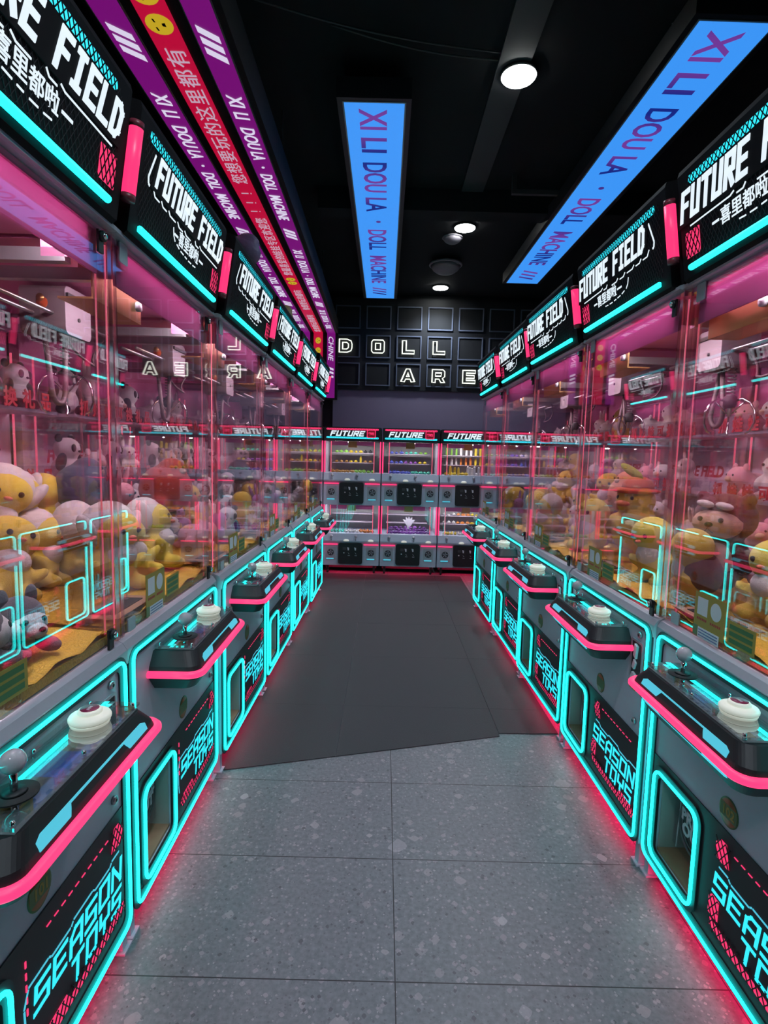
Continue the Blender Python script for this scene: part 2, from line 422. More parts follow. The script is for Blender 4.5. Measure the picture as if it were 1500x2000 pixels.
def b_cabinet():
    b = MB().use(M['grey'])
    # shell with an opening for the prize door (u .09-.29, z .135-.38)
    b.box(-.397, .397, .19, .84, .085, .80); b.box(-.397, -.31, 0, .19, .085, .80); b.box(-.11, .397, 0, .19, .085, .80)
    b.box(-.31, -.11, 0, .19, .085, .135); b.box(-.31, -.11, 0, .19, .38, .80)
    b.use(M['wood']).box(-.308, -.112, .004, .188, .136, .146)
    b.use(M['cavity']).box(-.3095, -.3055, .006, .188, .146, .379).box(-.1145, -.1105, .006, .188, .146, .379).box(-.306, -.114, .184, .189, .146, .379)
    return b
def b_rail():
    b = MB(); pr = [(-.004, .800), (-.004, .838), (.008, .856), (.03, .866), (.84, .866), (.84, .800)]
    n = len(pr); vs = [(x, y, z) for x in (-.398, .398) for y, z in pr]
    b.add(vs, [list(range(n)), list(range(n, 2 * n))[::-1]] + [(i, n + i, n + (i + 1) % n, (i + 1) % n) for i in range(n)])
    return b
def b_channel():
    return ring(MB(), rrect(.006, .794, .068, .834, .045, 5), rrect(.046, .754, .108, .802, .02, 5), .0005, .005, FP())
def b_neon():
    return MB().tube([(u - .4, -.009, z) for u, z in rrect(.025, .775, .084, .820, .028, 5)], .0044, True, 8)
def b_doorframe():
    return ring(MB(), rrect(.054, .322, .10, .414, .045, 5), rrect(.088, .290, .136, .382, .02, 5), .0005, .008, FP())
def b_doorneon():
    return MB().tube([(u - .4, -.012, z) for u, z in rrect(.071, .305, .118, .397, .032, 5)], .0048, True, 8)
def b_flap():
    b = MB().use(M['lip'])
    b.prism([(.093, .17), (.285, .17), (.285, .378), (.093, .378)], -.05, -.047, FP())
    b.use(M['whitest']); b.prism([(.120, .17), (.123, .17), (.135, .378), (.132, .378)], -.047, -.045, FP())  # white diagonal strip paints the bright reflection line on the flap
    return b
def b_badge():
    b = MB().use(M['paper_grey'])
    c = (.205, .275)
    circ = lambda r, n=28: [(c[0] + r * math.cos(2 * PI * i / n), c[1] + r * math.sin(2 * PI * i / n)) for i in range(n)]
    ring(b, circ(.078), circ(.068), -.0455, -.044, FP())
    ring(b, circ(.060), circ(.055), -.0455, -.044, FP())
    b.use(M['whitest'])
    for i, (tx, zz) in enumerate((('PRIZE', .283), ('OUT', .243))):
        b.text(tx, .05, -.0455, -.043, lambda a, bb, d, zz=zz: (c[0] - .4 + a, -d, zz + bb), bold=.002, center=True)
    return b
def mir(side): return (lambda u: u) if side == 'L' else (lambda u: .8 + .03 - u)
def b_lowerpanel():
    b = MB(); b.prism([(.046, .108), (.09, .108), (.09, .435), (.046, .435)], .0002, .0035, FP()); b.prism([(.29, .108), (.754, .108), (.754, .435), (.29, .435)], .0002, .0035, FP())
    b.prism([(.09, .108), (.29, .108), (.29, .135), (.09, .135)], .0002, .0035, FP()); b.prism([(.09, .38), (.29, .38), (.29, .435), (.09, .435)], .0002, .0035, FP())
    return b
def b_season(side):
    b = MB()
    t = .0102
    b.strokes('SEASON', .375 + (.008 if side == 'R' else 0), .243, .052, .062, .0095, t, .0036, .0050, FP(), shear=.12, th=.0090)
    b.strokes('TOYS', .500, .172, .050, .060, .0095, t, .0036, .0050, FP(), shear=.12, th=.0090)
    return b
def b_outline(side):
    f = (lambda u: u) if side == 'L' else (lambda u: 1.13 - u)
    b = MB()
    pl = [(.358, .205), (.352, .235), (.350, .29), (.365, .322), (.43, .322), (.44, .315), (.51, .315), (.52, .324), (.60, .324), (.61, .317), (.68, .317), (.69, .326), (.73, .326)]
    for a, c in zip(pl, pl[1:]):
        A = (f(a[0]), a[1]); C = (f(c[0]), c[1])
        d = (Vector(C) - Vector(A)); L_ = d.length; d.normalize(); nn = Vector((-d.y, d.x)) * .0022
        B_ = (A[0] + d.x * (L_ - .003), A[1] + d.y * (L_ - .003))
        b.prism([(A[0] - nn.x, A[1] - nn.y), (B_[0] - nn.x, B_[1] - nn.y), (B_[0] + nn.x, B_[1] + nn.y), (A[0] + nn.x, A[1] + nn.y)], .0036, .0048, FP())
    return b
def b_pinkpatch(side):
    f = (lambda u: u) if side == 'L' else (lambda u: 1.13 - u)
    b = MB().use(M['pink_sign'])
    def poly(p): b.prism([(f(u), z) for u, z in p], .0034, .0055, FP())
    poly([(.690, .345), (.735, .345), (.745, .365), (.745, .385), (.728, .402), (.706, .402)])
    poly([(.385, .142), (.66, .142), (.745, .152), (.745, .170), (.62, .160), (.50, .158), (.485, .178), (.40, .178), (.372, .16)])
    if side == 'R': poly([(.715, .180), (.755, .180), (.755, .225), (.745, .236), (.715, .236)])
    # dotted line
    u = .66; 
    while u > .40: poly([(u, .393), (u + .014, .393), (u + .014, .3955), (u, .3955)]); u -= .026
    for z in (.37, .345, .32, .295, .27): poly([(.357, z), (.3605, z), (.3605, z + .014), (.357, z + .014)])
    b.use(M['black'])
    for r in ((.688, .747, .344, .403), (.37, .747, .141, .180)):
        u0, u1 = sorted((f(r[0]), f(r[1]))); b.lattice((u0, u1, r[2], r[3]), .0200, .0022, .0056, .0075, FP(), 1.5)
    if side == 'R': b.lattice((f(.757), f(.713), .179, .237), .0200, .0022, .0056, .0075, FP(), 1.5)
    return b
def hull_loop(u0, u1, p, z, r):
    """plan outline from the cabinet face, rounded at the two front corners"""
    pts = [(u0, 0.0)]
    for cx, a0 in ((u0 + r, 180), (u1 - r, 90)):
        for i in range(9):
            a = math.radians(a0 - 90 * i / 8); pts.append((cx + r * math.cos(a), p - r + r * math.sin(a)))
    pts.append((u1, 0.0))
    return [(u - .4, -q, z) for u, q in pts]
LP = dict(top=(.175, .618, .123, .772), hi=(.145, .650, .140, .735), mid=(.138, .656, .146, .715), lo=(.145, .650, .140, .695), bot=(.180, .612, .115, .655))
def b_console():
    b = MB(); loops = [hull_loop(*LP[k][:3], LP[k][3], .035) for k in ('bot', 'lo', 'mid', 'hi', 'top')]
    n = len(loops[0]); vs = [p for lp in loops for p in lp]; fs = []
    for i in range(len(loops) - 1):
        for j in range(n - 1): fs.append((i * n + j, i * n + j + 1, (i + 1) * n + j + 1, (i + 1) * n + j))
    fs.append(list(range(n))[::-1]); fs.append([4 * n + j for j in range(n)])
    b.add(vs, fs, None, False)
    return b
def b_console_band():
    lp = hull_loop(.134, .660, .150, .715, .038); b = MB()
    b.tube(lp, .0105, False, 8); return b
def b_goggles():
    b = MB()
    def G(u, z, d):      # follows the console front, above and below the band
        if z > .715: k = (z - .735) / (.772 - .735); p = .140 + (.123 - .140) * max(k, 0) if z > .735 else .146 + (.140 - .146) * (z - .715) / .02
        else: k = (.695 - z) / .04; p = .140 + (.115 - .140) * k if z < .695 else .146 - .006 * (.715 - z) / .02
        return (u - .4, -p - d, z)
    for sg in (1, -1):
        Z = lambda dz: .715 + sg * dz
        for P in ([(.205, Z(.016)), (.29, Z(.016)), (.298, Z(.026)), (.305, Z(.036)), (.22, Z(.036)), (.205, Z(.030))],
                  [(.595, Z(.016)), (.51, Z(.016)), (.502, Z(.026)), (.495, Z(.036)), (.58, Z(.036)), (.595, Z(.030))],
                  [(.30, Z(.0325)), (.50, Z(.0325)), (.50, Z(.036)), (.30, Z(.036))]):
            # two rows so the decal bends with the shell
            b.prism(P if sg > 0 else P[::-1], -.0005, .0016, G)
    return b
def b_topplate():
    b = MB().use(M['panel_top']); x0, x1 = .187, .606
    b.box(x0 - .4, x1 - .4, -.116, -.001, .7722, .7735)
    b.use(M['lcd']).box(.335 - .4, .42 - .4, -.092, -.040, .7735, .7742)
    b.use(M['paper_grey']).box(.33 - .4, .425 - .4, -.0965, -.093, .7735, .7741).box(.33 - .4, .425 - .4, -.039, -.036, .7735, .7741)
    b.use(M['rail'])
    rr = random.Random(3)
    for i in range(14):
        u = .30 + i * .021; b.box(u - .4, u + .012 - .4, -.108 - rr.random() * .004, -.104 + rr.random() * .006, .7735, .7740)
    for i in range(10):
        u = .30 + rr.random() * .10; v = .018 + rr.random() * .012; b.box(u - .4, u + .014 - .4, -v - .002, -v, .7735, .7740)
    b.use(M['clear_top']).box(x0 - .4 - .004, x1 - .4 + .004, -.119, -.001, .780, .786)
    b.use(M['chrome'])
    for u in (x0 + .008, x1 - .008, .5 * (x0 + x1)):
        for q in (.108, .012): b.lathe([(.0045, .7735), (.0045, .788), (.002, .790)], 10, lambda x, y, z, u=u, q=q: (x + u - .4, y - q, z))
    return b
JU, JV, BU = .268, .062, .505
def b_joystick():
    b = MB().use(M['chrome']); f = lambda x, y, z: (x + JU - .4, y - JV, z)
    b.lathe([(.006, .786), (.006, .826)], 14, f)
    return b
def b_jball(): return MB().ell((JU - .4, -JV, .842), (.0205, .0205, .0205), seg=24, rings=16)
def b_jdisc(): return MB().use(M['dark']).lathe([(.037, .7861), (.037, .7878)], 32, lambda x, y, z: (x + JU - .4, y - JV, z)).use(M['black']).lathe([(.020, .7878), (.018, .792)], 24, lambda x, y, z: (x + JU - .4, y - JV, z))
def b_button():
    f = lambda x, y, z: (x + BU - .4, y - JV, z)
    b = MB().use(M['btn_glow']).lathe([(.033, .786), (.037, .788), (.039, .7925), (.0385, .7955)], 32, f)
    b.use(M['paper_grey']).lathe([(.0378, .7955), (.0378, .7968)], 32, f)
    b.use(M['btn_glow']).lathe([(.0390, .7968), (.0412, .7990), (.0414, .8035), (.0390, .8075), (.0330, .8105), (.0260, .8120)], 32, f)
    return b
def b_cap():
    f = lambda x, y, z: (x + BU - .4, y - JV, z)
    b = MB().use(M['btn_glow']); b.lathe([(.0245, .8118), (.0240, .8165), (.0215, .8195), (.019, .8205)], 28, f)
    b.use(M['purple_badge']).lathe([(.0185, .8205), (.0183, .8212)], 28, f)
    b.use(M['whitest'])
    for q in (-.008, -.002, .004): b.box(BU - .4 + q, BU - .4 + q + .0035, -JV - .003, -JV + .003, .8212, .8215)
    return b
def b_coin():
    b = MB().use(M['rail']); ring(b, rrect(.652, .738, .60, .755, .012), rrect(.660, .730, .608, .747, .008), .0005, .004, FP())
    b.use(M['black']).prism(rrect(.660, .730, .608, .747, .008), .0004, .0015, FP())
    b.use(M['whitest'])
    b.prism([(.685, .70), (.70, .69), (.706, .735), (.69, .742)], .0015, .010, FP())
    b.prism([(.675, .655), (.69, .65), (.70, .675), (.685, .685)], .0015, .008, FP())
    b.prism([(.668, .615), (.70, .615), (.70, .635), (.68, .64)], .0015, .009, FP())
    return b
def b_coin_sticker():
    return MB().use(M['olive']).prism([(.742, .655), (.753, .655), (.753, .705), (.742, .705)], .0005, .0012, FP()).prism([(.655, .575), (.70, .575), (.70, .597), (.655, .597)], .0005, .0012, FP())
def b_lock(zz):
    b = MB().use(M['steel'])
    for u, z, r in ((.712, zz, .011),):
        b.lathe([(r, 0), (r, .006), (r * .7, .009)], 16, lambda x, y, q, u=u, z=z: (u - .4 + x, -.0005 - q, z + y))
    b.use(M['black'])
    for u, z in ((.712, zz),):
        b.lathe([(.005, 0.009), (.004, .010)], 10, lambda x, y, q, u=u, z=z: (u - .4 + x, -.0005 - q, z + y))
    return b
def b_number(txt):
    b = MB().use(M['greenst']).lathe([(.038, .0004), (.038, .0012)], 28, lambda x, y, z: (.415 - .4 + x, -z, .484 + y))
    b.use(M['orangest'])
    b.lathe([(.034, .0012), (.034, .0016)], 28, lambda x, y, z: (.415 - .4 + x, -z, .484 + y))
    b.use(M['greenst']).box(.382 - .4, .448 - .4, -.0020, -.0016, .466, .502)
    if txt:
        b.use(M['olive']).text(txt, .034, .002, .0026, lambda a, bb, d: (.415 - .4 + a, -d, .473 + bb), bold=.001, center=True)
    return b
def b_caster(x, y):
    b = MB().use(M['steel']).box(x - .018, x + .018, y - .018, y + .018, .045, .085)
    return b.use(M['dark']).lathe([(.022, -.010), (.024, -.006), (.024, .006), (.022, .010)], 16, lambda p, q, r: (x + r, y + p, .024 + q))
def b_foot(x): return MB().box(x - .013, x + .013, .01, .04, .002, .085).box(x - .022, x + .022, .0, .05, .0, .006)
def b_under(): return MB().box(-.36, .36, .17, .20, .072, .0845)
# upper part
GZ0, GZ1 = .868, 1.885
def b_frontglass(): return MB().box(-.372, .372, .016, .021, GZ0, GZ1)
def b_sideglass(s): return MB().box(s * .385 - .0025, s * .385 + .0025, .045, .80, GZ0, GZ1)
def b_rod(x, y): return MB().box(x - .009, x + .009, y - .007, y + .007, GZ0, GZ1)
def b_ledline(s): return MB().tube([(s * .374, .040, GZ0 + .01), (s * .374, .040, GZ1 - .02)], .0022, seg=6)
def b_backled(s): return MB().tube([(s * .36, .765, GZ0 + .01), (s * .36, .765, 1.72)], .004, seg=6)
def b_back():
    b = MB().use(M['inside_pale']).box(-.39, .39, .80, .84, GZ0, 1.60).use(M['inside_pink']).box(-.39, .39, .80, .84, 1.60, GZ1)
    b.use(M['redtxt']).text('FUTURE FIELD', .075, -.80, -.7985, lambda a, bb, d: (a, -d, 1.30 + bb), bold=.003, center=True, shear=.2)
    return b
def b_roofin(): 
    b = MB().use(M['inside_pink']).box(-.385, .385, .02, .82, 1.872, 1.885)
    for x in (-.322, .318): b.box(x, x + .004, .034, .135, 1.80, 1.872)  # added end lips, shielding the bright light bars from side views
    return b
def b_valance():
    return MB().box(-.355, .355, .026, .031, 1.775, 1.884)
def b_led_in(y): return MB().box(-.30, .30, y, y + .03, 1.862, 1.871)
def b_bed():
    b = MB(); n = 22; rr = random.Random(5); vs = []
    for j in range(n + 1):
        for i in range(n + 1):
            vs.append((-.38 + .76 * i / n, .026 + .77 * j / n, .893 + .008 * math.sin(i * 1.3) * math.cos(j * .9) + rr.random() * .008))
    fs = [(j * (n + 1) + i, j * (n + 1) + i + 1, (j + 1) * (n + 1) + i + 1, (j + 1) * (n + 1) + i) for j in range(n) for i in range(n)]
    m0 = len(vs)
    b.add(vs, fs, None, True); b.box(-.38, .38, .026, .796, .868, .888)
    return b
def b_chute():
    b = MB(); b.box(-.372, -.12, .152, .156, .86, 1.0); b.box(-.124, -.12, .03, .152, .86, 1.0); return b
def b_chute_floor():
    return MB().use(M['wood']).box(-.372, -.126, .03, .15, .9095, .912).use(M['dark']).box(-.34, -.16, .055, .125, .912, .914)
def b_shelf(z, seed):
    b = MB().use(M['inside_pale']).box(-.37, .37, .60, .80, z - .012, z).use(M['lip']).box(-.37, .37, .597, .600, z - .012, z + .075)
    s = '抓娃娃可换礼品'
    b.use(M['redtxt'])
    for i, ch in enumerate(s):
        b.text(ch, .068, -.5965, -.594, lambda a, bb, d, i=i: (-.335 + i * .098 + a, -d, z + .006 + bb), bold=.0022)
    return b
def b_gantry():
    b = MB().use(M['steel'])
    for x in (-.33, .33): b.box(x - .012, x + .012, .08, .78, 1.715, 1.745)
    for y in (.36, .42): b.tube([(-.33, y, 1.70), (.33, y, 1.70)], .006, seg=8)
    return b
def b_beam(): 
    b = MB().use(M['gold']).box(-.375, -.10, .07, .075, 1.655, 1.775).box(-.375, -.10, .075, .16, 1.655, 1.660)
    b.use(M['whitest']).lathe([(.014, 0), (.014, .01)], 14, lambda x, y, z: (-.13 + x, .068 - z, 1.70 + y))
    return b
def b_bulb(): return MB().box(-.33, -.18, .085, .10, 1.762, 1.770)
def b_trolley(dx=0.0):
    b = MB().use(M['box']).prism(rrect(-.075, .075, 1.545, 1.69, .02), -.46, -.32, lambda a, bb, d: (a + .02, -d, bb))
    b.use(M['dark']).box(-.05, .09, .312, .321, 1.655, 1.668)
    b.lathe([(.006, 0), (.006, .004)], 10, lambda x, y, z: (.02 + x, .32 - z, 1.60 + y))
    b.use(M['f_orange']).lathe([(.018, .0), (.018, .001)], 14, lambda x, y, z: (-.055 - z, .39 + x, 1.635 + y))
    b.use(M['gold']).lathe([(.012, .001), (.012, .002)], 14, lambda x, y, z: (-.055 - z, .395 + x, 1.65 + y))
    return b
def b_cable():
    pts = [(-.03, .40, 1.55)]
    for i in range(13):
        a = PI + PI * i / 12; pts.append((.0 + .038 * math.cos(a), .38, 1.38 + .045 * math.sin(a)))
    pts.append((.03, .37, 1.55))
    b = MB().tube(pts, .0085, seg=8)
    pts = [(.10 + t * .26 / 10, .40 + .02 * math.sin(t), 1.62 - .13 * math.sin(PI * t / 10)) for t in range(11)]
    b.tube(pts, .005, seg=6)
    return b
def b_coil():
    pts = [(.06 + .013 * math.cos(a * .8), .39 + .013 * math.sin(a * .8), 1.545 - a * .0016) for a in range(0, 90)]
    return MB().tube(pts, .0022, seg=5)
def b_claw():
    b = MB().use(M['dark']).lathe([(.016, 1.40), (.022, 1.41), (.022, 1.44), (.010, 1.45)], 16, lambda x, y, z: (.06 + x, .39 + y, z))
    b.use(M['steel']).lathe([(.008, 1.37), (.008, 1.41)], 12, lambda x, y, z: (.06 + x, .39 + y, z))
    b.use(M['chrome'])
    for k in range(3):
        a = 2 * PI * k / 3 + .5; ca, sa = math.cos(a), math.sin(a)
        pr = [(.015, 1.425), (.045, 1.432), (.072, 1.415), (.088, 1.385), (.090, 1.345), (.078, 1.315), (.062, 1.305)]
        b.tube([(.06 + r * ca, .39 + r * sa, z) for r, z in pr], .0042, seg=6)
        b.tube([(.06 + .01 * ca, .39 + .01 * sa, 1.38), (.06 + .055 * ca, .39 + .055 * sa, 1.425)], .0028, seg=5)
    return b
def b_sticker():
    b = MB().use(M['olive']); f = lambda a, bb, d: (a - .4, .0155 - d, bb)
    b.prism([(.168, .888), (.308, .888), (.308, .998), (.168, .998)], .0, .0008, f)
    b.use(M['whitest']).prism([(.182, .935), (.230, .935), (.230, .985), (.182, .985)], .0008, .0012, f)
    b.prism([(.268 + .024 * math.cos(i * PI / 10), .960 + .025 * math.sin(i * PI / 10)) for i in range(20)], .0008, .0012, f)
    b.use(M['redtxt'])
    for x0 in (.183, .246):
        for i in range(6): b.prism([(x0 + i * .008, .920), (x0 + i * .008 + .005, .920), (x0 + i * .008 + .005, .927), (x0 + i * .008, .927)], .0008, .0012, f)
    b.use(M['greenst']).prism([(.168, .872), (.190, .872), (.190, .902), (.168, .902)], .0012, .0016, f)
    b.use(M['whitest']).prism([(.192, .870), (.290, .870), (.290, .900), (.192, .900)], .0012, .0016, f)
    b.use(M['bluest'])
    for z in (.876, .884, .892): b.prism([(.196, z), (.284, z), (.284, z + .003), (.196, z + .003)], .0016, .0019, f)
    b.use(M['olive']).prism([(.322, .895), (.43, .895), (.43, .958), (.322, .958)], .0, .0008, f)
    b.use(M['greenst2'])
    for z in (.902, .920, .938): b.prism([(.33, z), (.42, z), (.42, z + .012), (.33, z + .012)], .0008, .0012, f)
    return b
def b_bracket(z0, z1):
    b = MB().use(M['rail'])
    if 1: b.prism(rrect(.048, .092, z0, z1, .004, 2), .0, .003, lambda a, bb, d: (a - .4, .0158 - d, bb))
    return b
def b_glasslock(zz):
    b = MB().use(M['black'])
    for z in (zz,):
        b.box(.335, .357, .009, .015, z - .025, z + .025)
        b.lathe([(.0125, 0), (.0125, .008)], 14, lambda x, y, q, z=z: (.346 + x, .009 - q, z + .012 + y))
    b.use(M['chrome'])
    for z in (zz,): b.lathe([(.009, .008), (.006, .013)], 14, lambda x, y, q, z=z: (.346 + x, .009 - q, z + .012 + y))
    return b
# header
def b_header():
    b = MB()
    # profile (y, z); straight box with a bevelled lower lip and a slanted face
    def seg(x0, x1, pr):
        n = len(pr); vs = [(x0, y, z) for y, z in pr] + [(x1, y, z) for y, z in pr]
        b.add(vs, [list(range(n)), list(range(n, 2 * n))[::-1]] + [(i, n + i, n + (i + 1) % n, (i + 1) % n) for i in range(n)])
    b.use(M['hblack'])
    seg(-.372, .372, [(.0, 1.892), (-.016, 1.903), (-.0163, 1.905), (-.0595, 2.19), (-.056, 2.205), (-.03, 2.212), (.25, 2.212), (.25, 1.892)])
    for e0, e1 in ((.372, .3995), (-.3995, -.372)): seg(e0, e1, [(.03, 1.90), (.02, 1.915), (-.018, 2.19), (.0, 2.205), (.25, 2.205), (.25, 1.90)])
    b.use(M['rail'])
    seg(-.398, .398, [(.004, 1.886), (-.004, 1.888), (-.004, 1.898), (.008, 1.902), (.25, 1.902), (.25, 1.886)])
    return b
def b_top(): return MB().box(-.395, .395, .25, .84, 1.886, 1.93)
mesh_dark = mat('header_mesh', (0.012, 0.014, 0.018), 0.6)
def b_hmesh():
    b = MB(); b.lattice((.07, .73, 1.945, 2.165), .0155, .0011, -.0003, .0009, HD, 1.7); return b
def b_future(side):
    b = MB(); u0 = .135 if side == 'L' else .035
    b.strokes('FUTURE', u0, 2.056, .0435, .082, .0070, .0145, .0035, .0055, HD, shear=.22, th=.0140)
    b.strokes('FIELD', u0 + .345, 2.056, .0435, .082, .0070, .0145, .0035, .0055, HD, shear=.22, th=.0140)
    return b
def b_fback(side):
    b = MB(); u0 = .135 if side == 'L' else .035
    b.prism([(u0 - .016, 2.046), (u0 + .60, 2.046), (u0 + .632, 2.145), (u0 + .004, 2.145)], 0, .0034, HD); return b
def seglines(b, pl, t, d0, d1, xf):
    for a, c in zip(pl, pl[1:]):
        d = (Vector(c) - Vector(a)); L_ = d.length; d.normalize(); nn = Vector((-d.y, d.x)) * t / 2
        b.prism([(a[0] - nn.x, a[1] - nn.y), (c[0] - nn.x, c[1] - nn.y), (c[0] + nn.x, c[1] + nn.y), (a[0] + nn.x, a[1] + nn.y)], d0, d1, xf)
def b_shadowline(side):
    b = MB(); f = (lambda u: u) if side == 'L' else (lambda u: .79 - u)
    seglines(b, [(f(.128), 2.130), (f(.100), 2.065), (f(.104), 2.050), (f(.112), 2.047)], .006, .0008, .0022, HD)
    pl = [[(.135, 2.052), (.150, 2.036), (.180, 2.036)], [(.192, 2.044), (.205, 2.034), (.232, 2.034)], [(.245, 2.042), (.258, 2.033), (.30, 2.033)], [(.315, 2.040), (.33, 2.030), (.36, 2.030)],
          [(.375, 2.038), (.39, 2.030), (.43, 2.030)], [(.47, 2.044), (.48, 2.034), (.505, 2.034)], [(.515, 2.044), (.53, 2.038), (.71, 2.038)]]
    for p in pl: seglines(b, [(f(u), z) for u, z in p], .0036, .0008, .0022, HD)
    pl = [[(.292, 2.016), (.30, 1.996), (.315, 1.984)], [(.33, 1.981), (.352, 1.976)], [(.365, 1.974), (.39, 1.972)], [(.402, 1.971), (.42, 1.970)], [(.435, 1.969), (.46, 1.969)], [(.475, 1.969), (.50, 1.971)]]
    for p in pl: seglines(b, [(f(u), z) for u, z in p], .0034, .0008, .0022, HD)
    return b
def b_sub(side):
    b = MB(); u0 = .338 if side == 'L' else .215
    seglines(b, [(u0 - .034, 2.002), (u0 - .005, 2.002)], .006, .0008, .0022, HD)
    b.text('喜里都啦', .045, .0008, .0018, lambda a, c, d: HD(u0 + a, 1.988 + c, d), bold=.0005)
    seglines(b, [(u0 + .188, 2.002), (u0 + .225, 2.002)], .006, .0008, .0022, HD)
    return b
def b_lat(side):
    f = (lambda u: u) if side == 'L' else (lambda u: .79 - u); b = MB().use(M['cyan_sign'])
    u0, u1 = sorted((f(.085), f(.705))); b.prism([(u0 + .01, 2.146), (u1 - .01, 2.146), (u1, 2.154), (u1 - .004, 2.168), (u0 + .004, 2.168), (u0, 2.154)], .0008, .003, HD)
    b.use(M['hblack']).lattice((u0, u1, 2.145, 2.169), .0175, .0020, .003, .0045, HD, 1.5); return b
def b_ppatch(side):
    f = (lambda u: u) if side == 'L' else (lambda u: .79 - u); b = MB().use(M['pink_sign'])
    p = [(.668, 2.024), (.735, 2.024), (.735, 1.955), (.675, 1.955), (.668, 1.962)]
    b.prism([(f(u), z) for u, z in p], .0008, .003, HD)
    u0, u1 = sorted((f(.667), f(.736))); b.use(M['hblack']).lattice((u0, u1, 1.954, 2.025), .0195, .0024, .003, .0045, HD, 1.9)
    return b
def b_htube():
    return MB().tube([HD(.078, 1.925, .006), HD(.712, 1.925, .006)], .0088, seg=10)
def b_ptube(): return MB().tube([(.4, -.021 - (z - 1.9) * .15, z) for z in (1.975, 2.125)], .0165, seg=14)
def b_ptube_cap(z0, z1): return MB().tube([(.4, -.021 - (z - 1.9) * .15, z) for z in (z0, z1)], .0168, seg=14)
M['capm'] = mat('tube_cap', (0.22, 0.03, 0.05), 0.4)

